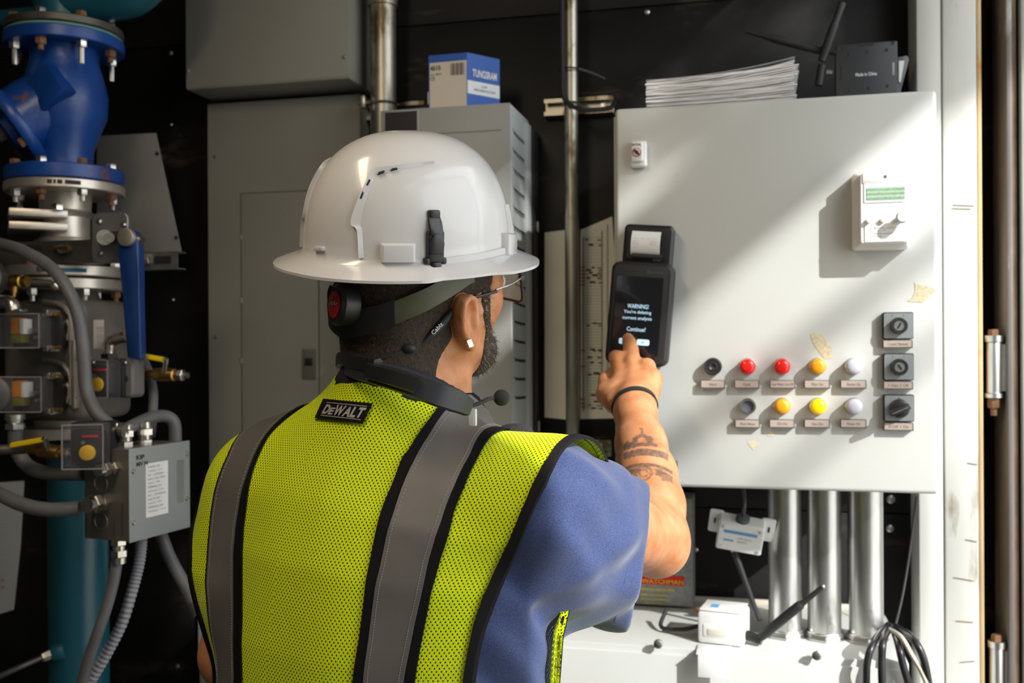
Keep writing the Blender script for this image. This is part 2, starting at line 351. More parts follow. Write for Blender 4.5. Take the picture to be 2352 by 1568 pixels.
for i, (py, t) in enumerate(((748, '1 Local 2 Remote'), (842, '1 Gas 2 Oil'), (936, '0 Off 1 On'))):
    c = W(2060+i, py, YP); o = MB(); rplate(o, c+V((0, -.0005, 0)), .0475, .0445, .003, .012); o = o.build('selector_switch', m_black, cab); o['label'] = ('key switch with square grey plate', 'second key switch with square grey plate', 'rotary switch with black handle on a square grey plate')[i]
    p = MB(); rplate(p, c+V((.0006, -.0125, 0)), .045, .0415, .003, .0016); p.build('switch_plate', mat('switch_plate', (.40, .43, .44), .35, .6), o)
    q = c+V((.0008, -.0142, 0))
    if i < 2:
        MB().lathe(q, (0, -1, 0), [(0, .0135), (.008, .0135), (.010, .0125), (.010, .0085), (.007, .0083)], 28, cap=False).build('switch_collar', m_black, o)
        MB().lathe(q, (0, -1, 0), [(0, .0086), (.0085, .0086), (.009, .008)], 24).build('key_barrel', m_steel, o)
        MB().box(-.0012, -.0006, -.005, .0012, .0004, .005, M=Matrix.Translation(q+V((0, -.0095, 0))) @ Matrix.Rotation(.5 if i == 0 else -.6, 4, 'Y')).build('keyhole', m_black, o)
    else:
        MB().lathe(q, (0, -1, 0), [(0, .0155), (.006, .0155), (.012, .0135), (.013, .011)], 28).build('switch_collar', m_black, o)
        M = Matrix.Translation(q+V((0, -.012, 0))) @ Matrix.Rotation(math.radians(-24), 4, 'Y')
        h = MB().box(-.0195, -.022, -.0046, .0135, 0, .0046, .002, M=M).build('switch_handle', m_black, o)
        MB().box(-.018, -.0232, -.0008, .010, -.0222, .0008, M=M).build('handle_line', m_steel, o)
    x = MB()
    for k, dx in ((('1', -.0085), ('2', .0085)) if i < 2 else (('0', .0),)): put_text(x, k, c+V((dx-.001, -.0142, .0185)), (.0007 if k == '1' else .002, 0, 0), (0, 0, -.0034), .0002)
    x.build('lettering', m_print, o)
    plate(2060+i, py+42+i*.3, t, .046, .0135, .66)
ql = W(1551, 1082, YP); MB().box(ql.x-.005, YP-.006, ql.z-.019, ql.x+.005, YP+.0005, ql.z+.019, .0015).build('edge_latch', mat('latch_grey', (.13, .12, .11), .5), cab)
# lock
c = W(1467, 356, YP); lk = MB(); rplate(lk, c+V((0, -.0005, 0)), .030, .0455, .005, .013, .003); lk = lk.build('door_lock', m_whitep, cab)
b = MB(); rplate(b, c+V((-.001, -.0136, .003)), .0215, .035, .004, .007, .002); b.build('lock_face', m_whitep, lk)
q = c+V((-.001, -.0212, .0008)); MB().lathe(q, (0, -1, 0), [(0, .0078), (.0008, .0078)], 28).build('lock_ring', mat('lock_red', (.62, .16, .18), .5), lk)
MB().lathe(q+V((0, -.001, 0)), (0, -1, 0), [(0, .0058), (.0008, .0058)], 28).build('lock_disc', m_whitep, lk)
MB().box(-.0068, -.001, -.0018, .0068, .0, .0018, M=Matrix.Translation(q+V((0, -.002, 0))) @ Matrix.Rotation(math.radians(45), 4, 'Y')).lathe(q+V((0, -.002, 0)), (0, -1, 0), [(0, .0034), (.0015, .0034)], 20).build('key_slot', m_black, lk)
x = MB(); put_text(x, 'RITTAL', q+V((-.0078, 0, .0155)), (.0156, 0, 0), (0, 0, -.0042), .0004, .02); x.build('lettering', m_print, lk)
# burner display unit
a = W(1975, 398, 1.70); b = W(2088, 557, 1.70); cx, cz = (a.x+b.x)/2, (a.z+b.z)/2; wd, ht = b.x-a.x, a.z-b.z
o = MB(); P = []
for y, e in ((YP-.0005, .006), (1.718, .006), (1.712, .0), (1.7015, 0), (1.70, -.0015)):
    P.append([V((cx+px_*(1+2*e/wd)-max(0, e)*.5, y, cz+pz_*(1+2*e/ht)+min(0, -e)*.3)) for px_, pz_ in rr(wd, ht, .004)])
o.grid(P[::-1], True); L_ = len(P[0]); o.f.append(tuple(range(L_))); o.m.append(0)
du = o.build('display_unit', m_whitep, cab); du['label'] = 'white burner controller with small screen and knob'
fy = 1.6995
MB().box(a.x+.004, fy-.0012, a.z-.0165, b.x-.004, fy, a.z-.0005, .0006).build('top_strip', m_whitep, du)
MB().lathe((cx+.002, fy-.001, a.z-.007), (0, -1, 0), [(0, .0026), (.001, .0026), (.0012, .0015)], 16).build('screw', m_steel, du)
s = MB(); rplate(s, (cx, fy, a.z-.0325), wd-.012, .032, .001, .0008); s.build('screen_surround', mat('screen_surround', (.66, .68, .70), .4), du)
m_lcd = bpy.data.materials.new('green_lcd'); m_lcd.use_nodes = True
nt = m_lcd.node_tree; bs = nt.nodes['Principled BSDF']; bs.inputs['Roughness'].default_value = .15
wv = nt.nodes.new('ShaderNodeTexWave'); wv.bands_direction = 'Z'; wv.inputs['Scale'].default_value = 45; wv.inputs['Distortion'].default_value = 7; wv.inputs['Detail Scale'].default_value = 30
tcn = nt.nodes.new('ShaderNodeTexCoord'); nt.links.new(tcn.outputs['Object'], wv.inputs[0]); cr = nt.nodes.new('ShaderNodeValToRGB'); cr.color_ramp.elements[0].color = (.10, .26, .10, 1); cr.color_ramp.elements[1].color = (.55, .68, .56, 1); nt.links.new(wv.outputs[0], cr.inputs[0]); nt.links.new(cr.outputs[0], bs.inputs['Base Color'])
s = MB(); rplate(s, (cx+.002, fy-.0009, a.z-.034), .058, .020, .001, .0006); s.build('screen', m_lcd, du)
for k in range(3):
    p = V((a.x+.0125+.0215*k, fy, cz-.0205)); MB().lathe(p, (0, -1, 0), [(0, .0042), (.006, .0042), (.0068, .003)], 16).build('button', m_whitep, du)
p = V((b.x-.0125, fy, cz-.018)); MB().lathe(p, (0, -1, 0), [(0, .006), (.014, .006), (.015, .0098), (.022, .0098), (.024, .008)], 24).build('knob', mat('grey_knob', (.66, .67, .70), .45), du)
s = MB(); rplate(s, (cx, fy, b.z+.0165), wd-.014, .028, .001, .0008); s.build('lower_cover', m_whitep, du)
s = MB(); rplate(s, (cx+.004, fy-.0009, b.z+.0185), .05, .022, .001, .0004); s.build('sticker', m_paper, du)
x = MB()
for k in range(4): put_text(x, ('Burner control', 'Type 50', 'Serial number', 'Made')[k], (cx-.016, fy-.0015, b.z+.0262-.0045*k), ((.036, .018, .03, .012)[k], 0, 0), (0, 0, -.0026), .0001)
x.build('lettering', mat('grey_ink', (.30, .31, .34), .8), du)
# glue left by peeled labels
m_glue = mat('glue_residue', (.60, .53, .36), .9, var=.2, vscale=200)
for poly in ([(1861, 767), (1868, 765), (1889, 768), (1896, 780), (1910, 797), (1909, 822), (1893, 824), (1884, 812), (1868, 790)],
             [(2100, 648), (2117, 655), (2146, 660), (2150, 668), (2140, 676), (2120, 695), (2082, 692), (2096, 682), (2102, 668)],
             [(1760, 1000), (1768, 990), (1776, 996), (1788, 995), (1776, 1002)], [(1717, 1016), (1730, 1012), (1746, 1022), (1733, 1026), (1730, 1034)]):
    MB().prism([W(px, py, YP-.0001) for px, py in poly], (0, -.0004, 0)).build('glue_patch', m_glue, cab)
for py in (400, 416): MB().prism([W(px, q_, YP-.0001) for px, q_ in ((1551, py), (1559, py+1), (1559, py+3), (1551, py+2))], (0, -.0003, 0)).build('paint_scratch', m_glue, cab)
# ------------------------------------------------------------------ handheld analyser hung on the door
O = W(1406, 600, 1.692); EX = W(1549, 608, 1.692)-O; EY = W(1388, 832, 1.692)-O; NR = EX.cross(-EY).normalized()
an = thing('gas_analyser', 'black handheld flue gas analyser with touch screen hung on the white cabinet door', 'analyser', O+EY-NR*.03)
wA, hA = EX.length, EY.length; ex, up = EX.normalized(), -EY.normalized()
ctr = O+EX*.5+EY*.5
b = MB(); rplate(b, ctr-NR*.045, wA, hA*1.015, .014, .045, .005, ex, up); b.build('case', mat('analyser_case', (.013, .012, .012), .55), an)
b = MB(); rplate(b, ctr-NR*.052, wA*.86, hA*.92, .012, .012, .002, ex, up); b.build('back_cover', m_rubber, an)
def AP(u, v, lift=0): return O+EX*u+EY*v+NR*lift
sc_ = MB(); rplate(sc_, AP(.475, .535, .0002), wA*.745, hA*.80, .002, .0010, 0, ex, up); so_ = sc_.build('touch_screen', mat('dark_glass', (.004, .005, .009), .12, coat=.6), an)
m_tx = mat('screen_text', (.5, .7, .85), .5, emit=(.42, .66, .85), estr=.75)
x = MB()
for t, u, v, l in (('WARNING!', .475, .425, .34), ("You're deleting", .475, .485, .44), ('current analysis', .475, .545, .47), ('Continue?', .475, .65, .30)):
    put_text(x, t, AP(u-l/2-.0*(v), v-.02, .0016), EX*l, EY*.042, .0002, .008)
x.build('screen_lettering', m_tx, so_)
for u in (.31, .60):
    k = MB(); rplate(k, AP(u, .775, .0013), wA*.20, hA*.058, .003, .0005, 0, ex, up); k.build('screen_button', m_tx, so_)
x = MB(); put_text(x, 'NO', AP(.575, .762, .0022), EX*.05, EY*.026, .0002); x.build('button_lettering', mat('screen_ink', (.05, .15, .25), .5), so_)
x = MB(); put_text(x, 'Querxon', AP(.57, .068, .0004), EX*.26, EY*.035, .0002); x.build('lettering', mat('dim_print', (.10, .10, .10), .6), an)
# printer on top
b = MB(); pc = AP(.535, -.18, -.022); rplate(b, pc-NR*.028, wA*.80, hA*.42, .008, .030, .004, ex, up); pr = b.build('printer', mat('printer_black', (.012, .012, .013), .35), an)
b = MB(); rplate(b, AP(.5, -.20, -.0195), wA*.60, hA*.30, .004, .0012, 0, ex, up); b.build('paper_bay', m_black, pr)
P = []
for k in range(9):
    t = k/8; P.append([AP(.27+.47*j/4+.02*(1-t)*0, -.32+.235*t, -.0165+.010*math.sin(pi*t)) for j in range(5)])
b = MB().grid(P); b.build('receipt_roll', m_paper, pr)
x = MB()
for k, (u, l, t) in enumerate(((.30, .38, 'Temp  24.5  18.0  21.3'), (.30, .09, 'Ratio'), (.58, .13, 'CO2 11'), (.30, .10, 'Excess'), (.58, .10, '14.2'), (.32, .06, 'Date'), (.55, .16, 'signature'))):
    v = (-.24, -.215, -.215, -.19, -.19, -.155, -.125)[k]; put_text(x, t, AP(u, v-.009, -.0055), EX*l, EY*.016, .0002)
x.build('receipt_print', mat('faint_ink', (.42, .42, .46), .9), pr)
MB().tube([AP(.30, .0-.075, -.012), AP(.78, .0-.070, -.012)], .0045, 10, 0).build('paper_bar', m_rubber, pr)
b = MB(); rplate(b, AP(.70, -.055, -.0185), wA*.13, hA*.035, .002, .003, 0, ex, up); b.build('release_tab', mat('pale_tab', (.4, .4, .42), .4), pr)
b = MB(); rplate(b, AP(.63, 1.13, -.04), wA*.42, hA*.55, .012, .022, .004, ex, up); b.build('grip', mat('teal_grip', (.035, .20, .28), .45), an)
# ------------------------------------------------------------------ things on top of the cabinet
zt_ = Z1-.004
ps = thing('paper_stack', 'thick stack of loose white papers lying on top of the white cabinet', 'papers', (W(1650, 235, 1.85).x, 1.9, zt_))
rn = random.Random(3); n = 26; hS = .074
for k in range(n):
    t = k/(n-1); xl = W(1482, 200, 1.80).x+rn.uniform(0, .003); xr = W(1822, 200, 1.80).x+rn.uniform(-.006, .006)+.005*t; y0 = 1.795+rn.uniform(0, .006); y1 = y0+.22
    P = []; z = zt_+.0006+hS*t*.80
    for i in range(13):
        u = i/12; lift = (u**2.2)*.020*t+rn.uniform(-.0004, .0004)+.0016*math.sin(6*u+k)*t
        P.append((xl+(xr-xl)*u, z+lift))
    th = .0021; rows = []
    for y, dz in ((y1, 0), (y0, 0), (y0, th), (y1, th)): rows.append([V((x_, y+rn.uniform(-.0015, .0015), z_+dz)) for x_, z_ in P])
    rows.append(rows[0]); MB().grid(rows).build('sheet', mat('paper_%d' % (k % 3), ((.78, .77, .77), (.70, .69, .69), (.74, .70, .66))[k % 3], .9), ps)
xl = W(1484, 165, 1.80).x; xr = W(1826, 150, 1.80).x
P = [(xl+(xr-xl)*i/12, zt_+hS*.80+.0035+(i/12)**2.2*.024) for i in range(13)]
MB().grid([[V((x_, y, z_+d)) for x_, z_ in P] for y, d in ((2.02, 0), (1.80, 0), (1.80, .0012), (2.02, .0012), (2.02, 0))]).build('cover_sheet', mat('grey_sheet', (.34, .34, .35), .7), ps)
# router plate and its aerials
A = W(1920, 212, 1.98); B = W(2062, 212, 1.98)
rt = thing('wireless_router', 'flat black metal router with two paddle aerials standing on the white cabinet', 'router', ((A.x+B.x)/2, 1.99, zt_))
m_rt = mat('router_metal', (.045, .048, .054), .45, .3, var=.1)
p0 = V((A.x, 1.98, zt_+.0005)); h = W(1920, 108, 1.98).z-zt_; w2 = B.x-A.x
b = bmesh.new()
MB().box(A.x, 1.98, zt_+.0005, B.x, 2.006, zt_+h+.004, .002).build('housing', m_rt, rt)
mbh = MB(); sc1 = w2/142
for px, py in ((1931, 113), (1946, 125), (1990, 120), (2050, 98), (2035, 115), (1949, 208), (1993, 203), (2037, 198)):
    q = W(px, py, 1.98); MB().lathe(q+V((0, .001, 0)), (0, -1, 0), [(0, .0033), (.0016, .0033), (.0012, .0016)], 14).build('screw_hole', m_black, rt)
for px, py, ww, hh in ((1932, 168, 3, 32), (1988, 103, 34, 3)):
    q = W(px, py, 1.98); b = MB(); rplate(b, q, ww*.00083, hh*.00083, .001, .0006); b.build('slot', m_black, rt)
b = MB(); rplate(b, W(2052, 158, 1.98), .004, .024, .0015, .0006); b.build('port', m_steel, rt)
x = MB(); q = W(1965, 168, 1.98); put_text(x, 'Made in China', q, (.038, 0, 0), (0, 0, -.0065), .0012, .02); x.build('lettering', mat('white_print', (.72, .74, .74), .7), rt)
base = W(1890, 150, 1.985)
for tip, nm, r0 in (((1935, 6), 'aerial', .0085), ((1712, 72), 'aerial', .0075)):
    s = W(1888, 118, 1.985) if tip[0] < 1800 else W(1887, 140, 1.975); e = W(*tip, 1.99 if tip[0] < 1800 else 1.96)
    MB().tube([s, s+(e-s)*.3, s+(e-s)*.62, s+(e-s)*.66, e], r0, 12, 4, rr=[r0*.9, r0, r0, r0*.8, r0*(.40 if tip[0] < 1800 else .85)]).build(nm, m_rubber, rt)
MB().cyl(W(1888, 150, 1.985), W(1880, 196, 1.985), .0075).build('aerial_joint', m_rubber, rt)
MB().cyl(W(1884, 112, 1.985), W(1922, 122, 1.985), .0055).build('aerial_joint', m_black, rt)
MB().box(A.x-.034, 1.984, zt_+.001, A.x-.0005, 2.01, zt_+.052, .004).build('connector_block', m_black, rt)
MB().cyl(W(1898, 165, 1.984), W(1912, 166, 1.984), .005).build('connector', m_steel, rt)
# small white plastic wedge behind the router
pts = [W(px, py, 2.02) for px, py in ((2056, 132), (2084, 127), (2088, 136), (2070, 205), (2060, 270), (2052, 270))]
pts[4].z = pts[5].z = zt_+.0004
o = thing('plastic_bracket', 'small dark clip with a white pad leaning behind the black router', 'clip', (pts[4].x, 2.03, zt_))
MB().prism(pts, (0, .02, 0), .0015).build('clip_frame', mat('dark_clip', (.12, .13, .15), .4), o)
MB().prism([W(px, py, 2.0195) for px, py in ((2064, 141), (2077, 140), (2068, 190), (2064, 188))], (0, -.003, 0)).build('clip_pad', m_whitep, o)
# ------------------------------------------------------------------ conduits
def conduit(px0, py0, px1, py1, Y, r, lab, name='conduit_pipe', material=None, z0=None, z1=None):
    a = W(px0, py0, Y); b = W(px1, py1, Y); x_ = (a.x+b.x)/2
    a = V((x_, Y, a.z if z1 is None else z1)); b = V((x_, Y, b.z if z0 is None else z0))
    t = thing(name, lab, 'pipe', b); MB().cyl(b, a, r, n=28).build('tube', material or m_zinc, t); return t, a, b
zTop = W(1700, 1452, 1.92).z      # top of the trough
labs = ['leftmost of three galvanised conduits between white cabinet and trough', 'middle of three galvanised conduits between white cabinet and trough', 'rightmost of three galvanised conduits between white cabinet and trough']
for px, lab in zip((1803, 1893, 1989), labs):
    t, a, b = conduit(px, 1130, px, 1460, 1.92, .0302, lab, z0=zTop+.0005, z1=Z0+.0035)
    MB().lathe(b, (0, 0, 1), [(0, .039), (.004, .039), (.005, .036), (.010, .035), (.011, .0305)], 8).build('lock_nut', m_steel, t)
    MB().torus(b+V((0, 0, .012)), ZUP, .0315, .002).build('bushing', m_zinc, t)
t, a, b = conduit(1313, -60, 1313, 1040, 2.085, .0148, 'slim stained galvanised conduit clamped to strut rails left of the white cabinet', material=m_grime, z1=2.749)
for px, py in ((1318, 238), (1316, 1030)):
    z = W(px, py, 2.085).z; MB().torus((a.x, 2.085, z), ZUP, .0162, .003, 24, 6).build('clamp', m_steel, t)
    MB().box(a.x-.0025-.012, 2.065, z-.004, a.x-.013, 2.075, z+.004, .001).build('clamp_ear', m_steel, t)
t, a, b = conduit(880, -60, 880, 330, 2.06, .0285, 'thick galvanised conduit rising beside the grey cabinets', material=m_grime, z1=2.749, z0=1.55)
z = W(880, 4, 2.06).z; MB().lathe((a.x, 2.06, z-.012), ZUP, [(0, .0285), (.001, .0325), (.07, .0325), (.071, .0285)], 28, cap=False).build('coupling', m_grime, t)
z = W(880, 240, 2.06).z
MB().torus((a.x, 2.06, z), ZUP, .0305, .003, 28, 6).build('clamp', m_steel, t); MB().box(a.x-.042, 2.025, z-.012, a.x-.030, 2.05, z+.014, .001).build('clamp_ear', m_steel, t); MB().cyl((a.x-.05, 2.035, z), (a.x-.02, 2.035, z), .004, n=10).build('clamp_bolt', m_steel, t)
for dz in (0, -.035):
    pass
# strut rails
def strut(x0, x1, z, lab, hh=.041, yb=YW-.0005, d=.022, mtl=None):
    t = thing('strut_rail', lab, 'rail', ((x0+x1)/2, yb, z)); m = mtl or m_grime
    MB().box(x0, yb-.0025, z-hh/2, x1, yb, z+hh/2).box(x0, yb-d, z+hh/2-.0025, x1, yb-.0025, z+hh/2).box(x0, yb-d, z-hh/2, x1, yb-.0025, z-hh/2+.0025).box(x0, yb-d, z+hh/2-.011, x1, yb-d+.002, z+hh/2).box(x0, yb-d, z-hh/2, x1, yb-d+.002, z-hh/2+.011).build('channel', m, t)
    return t
zs = W(1330, 243, 2.13).z
t = strut(W(1250, 240, 2.13).x, W(1408, 240, 2.13).x, zs, 'short galvanised strut rail behind the slim conduit, near the ceiling')
MB().lathe((W(1385, 240, 2.13).x, 2.146, zs), (0, -1, 0), [(0, .008), (.006, .008), (.0065, .005)], 6).build('bolt_head', m_steel, t)
zs2 = W(1370, 1028, 2.13).z
t = strut(W(1215, 1030, 2.13).x, W(1402, 1030, 2.13).x, zs2, 'short strut rail with a yellow spring nut beside the raised arm')
MB().box(W(1340, 1030, 2.13).x, 2.125, zs2-.010, W(1385, 1030, 2.13).x, 2.146, zs2+.010, .003).build('spring_nut', mat('yellow_zinc', (.62, .55, .10), .35, .7), t)
MB().lathe((W(1370, 1030, 2.13).x, 2.1245, zs2), (0, -1, 0), [(0, .006), (.004, .006), (.0042, .003)], 16).build('bolt', m_steel, t)
zs3 = W(860, 252, 2.11).z
strut(W(824, 250, 2.13).x, W(975, 245, 2.13).x, zs3, 'strut rail behind the thick conduit and the grey drive cabinet')
# black cable along the slim conduit
cb = MB().tube([W(1291, -50, 2.06), W(1291, 60, 2.06), W(1292, 160, 2.06), W(1296, 225, 2.055), W(1330, 250, 2.05), W(1372, 252, 2.06), W(1402, 247, 2.09), W(1412, 235, 2.125)], .0052, 8, 8).build('power_cable', m_rubber)
tag(cb, 'black cable running down the slim conduit and bending along the strut rail', 'cable')
a, b = W(1300, 157, 2.065), W(1389, 180, 2.03)
zt1 = thing('cable_tie', 'grey cable tie with a long loose tail around slim conduit', 'cable tie', a)
MB().torus((W(1313, 160, 2.085).x-.004, 2.08, a.z), ZUP, .021, .0018, 24, 6).build('loop', m_rubber, zt1)
MB().tube([W(1330, 158, 2.06), W(1360, 168, 2.045), b], .002, 6, 4, rr=[.0026, .0022, .0016]).build('tail', mat('grey_nylon', (.16, .16, .16), .5), zt1)
# drawings fixed behind the conduit
def sheet(pts, lab, nm='wiring_diagram'):
    P = [W(px, py, YW-.006) for px, py in pts]; t = thing(nm, lab, 'drawing', (P[3]+P[2])/2); MB().prism(P, (0, .004, 0)).build('sheet', mat('drawing_paper', (.84, .81, .68), .75, var=.06), t); return t, P
t, P = sheet(((1251, 534), (1300, 528), (1300, 963), (1251, 958)), 'blank cream board on the wall, left of the slim conduit', 'blank_board')
t, P = sheet(((1333, 528), (1406, 497), (1440, 960), (1333, 962)), 'wiring diagram sheet on the wall behind the touch screen', 'wiring_diagram')
x = MB(); rd = MB(); gr = MB()
def dl(m, px, py, w_, h): m.prism([W(a_, b_, YW-.0062) for a_, b_ in ((px, py), (px+w_, py), (px+w_, py+h), (px, py+h))], (0, -.0006, 0))
for py in range(545, 940, 7): dl(gr, 1338, py, 44 + (py % 3)*2, .8)
for px, y0, y1 in ((1382, 530, 940), (1339, 545, 945), (1395, 515, 945)): dl(x, px, y0, 1.6, y1-y0)
for k, py in enumerate((548, 560, 612, 618, 624, 630, 636, 646, 740, 745, 800, 803, 818, 830, 855, 858, 905, 920, 928, 935)):
    dl(x, 1345+(k*7) % 20, py, 6+(k*5) % 9, 4); dl(x, 1372+(k*3) % 6, py+2, 9, 2.5)
for py in (612, 620, 628, 636, 644, 652, 803, 840, 915, 925, 933): dl(rd, 1334, py, 10, 3)
x.build('diagram_line', m_print, t, kind='stuff'); gr.build('diagram_grid', mat('grey_line', (.36, .35, .30), .8), t, kind='stuff'); rd.build('diagram_mark', mat('red_ink', (.55, .12, .06), .8), t, kind='stuff')
# ------------------------------------------------------------------ lower trough
tl = W(1200, 1441, 1.80); br = W(2000, 1500, 1.80); zb = zTop
xr_ = W(2088, 1520, 1.80).x
tr = thing('wiring_trough', 'long white steel wiring trough under the three conduits', 'trough', ((tl.x+xr_)/2, 1.9, 0.55))
MB().box(-.62, 1.80, .55, xr_, 2.13, zb, .003).build('trough_body', m_white, tr)
MB().box(-.615, 1.796, .56, xr_-.006, 1.7998, zb-.012, .0015).build('front_cover', m_white, tr)
MB().box(-.62, 2.119, zb+.0003, xr_-.02, 2.129, zb+.012, .001).build('rear_flange', mat('cream_flange', (.60, .54, .45), .6), tr)
for px, py in ((1513, 1474), (1875, 1500)):
    q = W(px, py, 1.796); sc_o = MB().lathe(q, (0, -1, 0), [(0, .0045), (.008, .0045), (.009, .008), (.014, .008), (.015, .006)], 16).build('cover_screw', m_steel, tr)
# white sensor on the trough and the plate it came with
def sensor(lab, c, ex, up, w_, h, d, name='sensor_box'):
    ex = V(ex).normalized(); up = V(up); up = (up-ex*up.dot(ex)).normalized(); n = ex.cross(up); c = V(c)
    t = thing(name, lab, 'sensor', c-up*h/2); b = MB(); rplate(b, c, w_, h, .005, d, .002, ex, up); b.build('housing', m_whitep, t)
    b = MB(); rplate(b, c+n*(d+.0002), w_*.93, h*.90, .004, .0012, 0, ex, up); b.build('cover', m_whitep, t)
    for sx in (-1, 1):
        for sy in (-1, 1): MB().lathe(c+n*(d+.0012)+ex*(sx*w_*.40)+up*(sy*h*.36), n, [(0, .003), (.0012, .003), (.0012, .0014)], 12).build('screw', m_steel, t)
    return t, c, ex, up, n
m_blue = mat('label_blue', (.10, .33, .62), .6)
# hanging one
c = W(1702, 1215, 1.90); ex = W(1752, 1222, 1.90)-W(1658, 1205, 1.90)
t, c, ex, up, n = sensor('white sensor box with blue label hanging under the white cabinet', c, ex, V((.12, -.42, .88)), .083, .062, .030, 'hanging_sensor')
for sx in (-1, 1):
    b = MB(); rplate(b, c+ex*(sx*.047)+up*.010, .026, .050, .005, .003, .001, ex, up); ea = b.build('mounting_ear', m_whitep, t)
    b = MB(); rplate(b, c+ex*(sx*.049)+up*.012+n*.0032, .004, .012, .0018, .0006, 0, ex, up); b.build('key_slot', m_black, ea)
lc = c+n*.0316
b = MB(); rplate(b, lc+up*.013, .060, .006, .0005, .0005, 0, ex, up); b.build('label_band', m_blue, t)
b = MB(); rplate(b, lc-up*.006-ex*.02, .018, .003, .0005, .0005, 0, ex, up); b.build('label_band', m_blue, t)
x = MB(); put_text(x, 'LoRa sensor', lc-ex*.004+up*.004, ex*.026, -up*.004, .0006); put_text(x, '868 MHz', lc-ex*.004-up*.004, ex*.018, -up*.004, .0006); x.build('lettering', mat('grey_ink', (.30, .31, .34), .8), t)
gl = c+up*.031+n*.016; MB().lathe(gl, up, [(0, .0125), (.008, .0125), (.011, .008), (.012, .004)], 20).build('cable_gland', mat('slate_gland', (.07, .085, .09), .6), t)
top = W(1707, 1138, 1.93); top.z = Z0+.003
MB().tube([gl+up*.010, gl+up*.03+V((0, 0, .01)), top-V((0, 0, .02)), top], .0035, 8, 6).build('cable', mat('grey_cable', (.06, .055, .055), .5), t)
MB().lathe(top+V((0, 0, 0)), (0, 0, -1), [(0, .014), (.006, .013), (.008, .006)], 20).build('top_gland', m_steel, t)
a0 = c-up*.031-ex*.012+n*.012; e0 = W(1745, 1425, 1.90)
MB().cyl(a0, a0+(e0-a0).normalized()*.018, .0058).build('aerial_base', m_steel, t)
MB().tube([a0+(e0-a0)*.08, a0+(e0-a0)*.2, a0+(e0-a0)*.6, e0], .0052, 10, 4, rr=[.0062, .0062, .005, .0042]).build('aerial', m_rubber, t)
# resting one
P0 = W(1625, 1452, 1.845); exs = V((1, .12, 0)).normalized()
rs = thing('sensor_box', 'white sensor box with a black aerial resting on the trough', 'sensor', (W(1665, 1460, 1.85).x, 1.86, zb))
cx_ = W(1662, 1460, 1.83).x; M = Matrix.Translation((cx_, 1.865, zb+.001)) @ Matrix.Rotation(math.radians(-9), 4, 'Z')
MB().box(-.041, -.038, 0, .041, .038, .058, .006, M).build('housing', m_whitep, rs)
MB().box(-.038, -.036, .0585, .038, .036, .062, .003, M).build('cover', m_whitep, rs)
MB().box(-.030, -.0395, .014, .018, -.0383, .036, .002, M).build('front_plate', m_whitep, rs)
MB().box(-.022, -.0408, .017, .012, -.0397, .028, .003, M).build('nameplate', mat('beige_label', (.62, .58, .5), .6), rs)
MB().box(-.022, -.018, .0622, -.008, .004, .0626, M=M).build('label_mark', m_blue, rs)
MB().cyl(M @ V((.0415, -.01, .016)), M @ V((.070, -.014, .010)), .0085).build('aerial_base', m_black, rs)
s0 = M @ V((.064, -.012, .012)); e0 = W(1890, 1347, 1.82)
MB().tube([s0, s0+(e0-s0)*.1, s0+(e0-s0)*.62, s0+(e0-s0)*.70, e0], .008, 12, 4, rr=[.006, .0085, .0085, .0055, .0042]).build('aerial', m_rubber, rs)
MB().ball(e0, .0045, 10).build('aerial_tip', m_steel, rs)
MB().tube([M @ V((-.042, .0, .022)), M @ V((-.075, -.005, .012)), M @ V((-.12, .01, .008)), W(1530, 1400, 1.93)], .004, 8, 6).build('cable', m_rubber, rs)
# white plate folded over the trough's edge
fp = thing('folded_plate', 'white folded plate hooked over front edge of trough under the sensor', 'plate', (W(1640, 1480, 1.79).x, 1.79, zb))
xa_, xb_ = W(1600, 1480, 1.785).x, W(1679, 1480, 1.785).x
MB().box(xa_, 1.765, zb+.0005, xb_, 1.822, zb+.003, .0008).build('top_flange', m_whitep, fp)
MB().box(xa_+.003, 1.7645, zb-.038, xb_, 1.767, zb+.003, .0008).build('drop_flange', m_whitep, fp)
lf = MB().ball(W(1612, 1400, 2.0), .012, 10, (1.3, .6, .5)); l2 = lf.ball(W(1630, 1392, 2.0), .008, 10, (1.5, .6, .7)).build('dry_leaf', mat('dry_leaf', (.20, .075, .025), .8))
l2.location.z = 0; tag(l2, 'dry brown leaf lying behind the white sensor box on the trough', 'leaf')
# smoke control box
A = W(1330, 1150, 2.06); B = W(1592, 1395, 2.06); A.z = W(1590, 1145, 2.06).z
sb = thing('smoke_control_box', 'grey metal box with red SMOKE WATCHMAN strip behind the worker elbow', 'control box', ((A.x+B.x)/2, 2.1, B.z))
m_ham = mat('hammered_grey', (.30, .305, .295), .45, .3, var=.18, vscale=160, bump=.3, bscale=220)
MB().box(A.x, 2.06, B.z, B.x, YW-.002, A.z, .004).build('box_body', m_ham, sb)
q = W(1450, 1318, 2.0585); q2 = W(1572, 1346, 2.0585); MB().box(A.x+.03, 2.0583, q2.z, q2.x, 2.0598, q.z, .0005).build('red_strip', mat('strip_red', (.72, .02, .008), .5), sb)
def sbt(t, px0, px1, py0, py1, m, nm='lettering', bold=.02):
    a_ = W(px0, py0, 2.0575); b_ = W(px1, py1, 2.0575); x = MB(); put_text(x, t, a_, (b_.x-a_.x, 0, 0), (0, 0, b_.z-a_.z), .0004, bold); x.build(nm, m, sb)
m_or = mat('lettering_orange', (.90, .50, .03), .5)
sbt('SMOKE WATCHMAN', 1418, 1570, 1325, 1343, m_or)
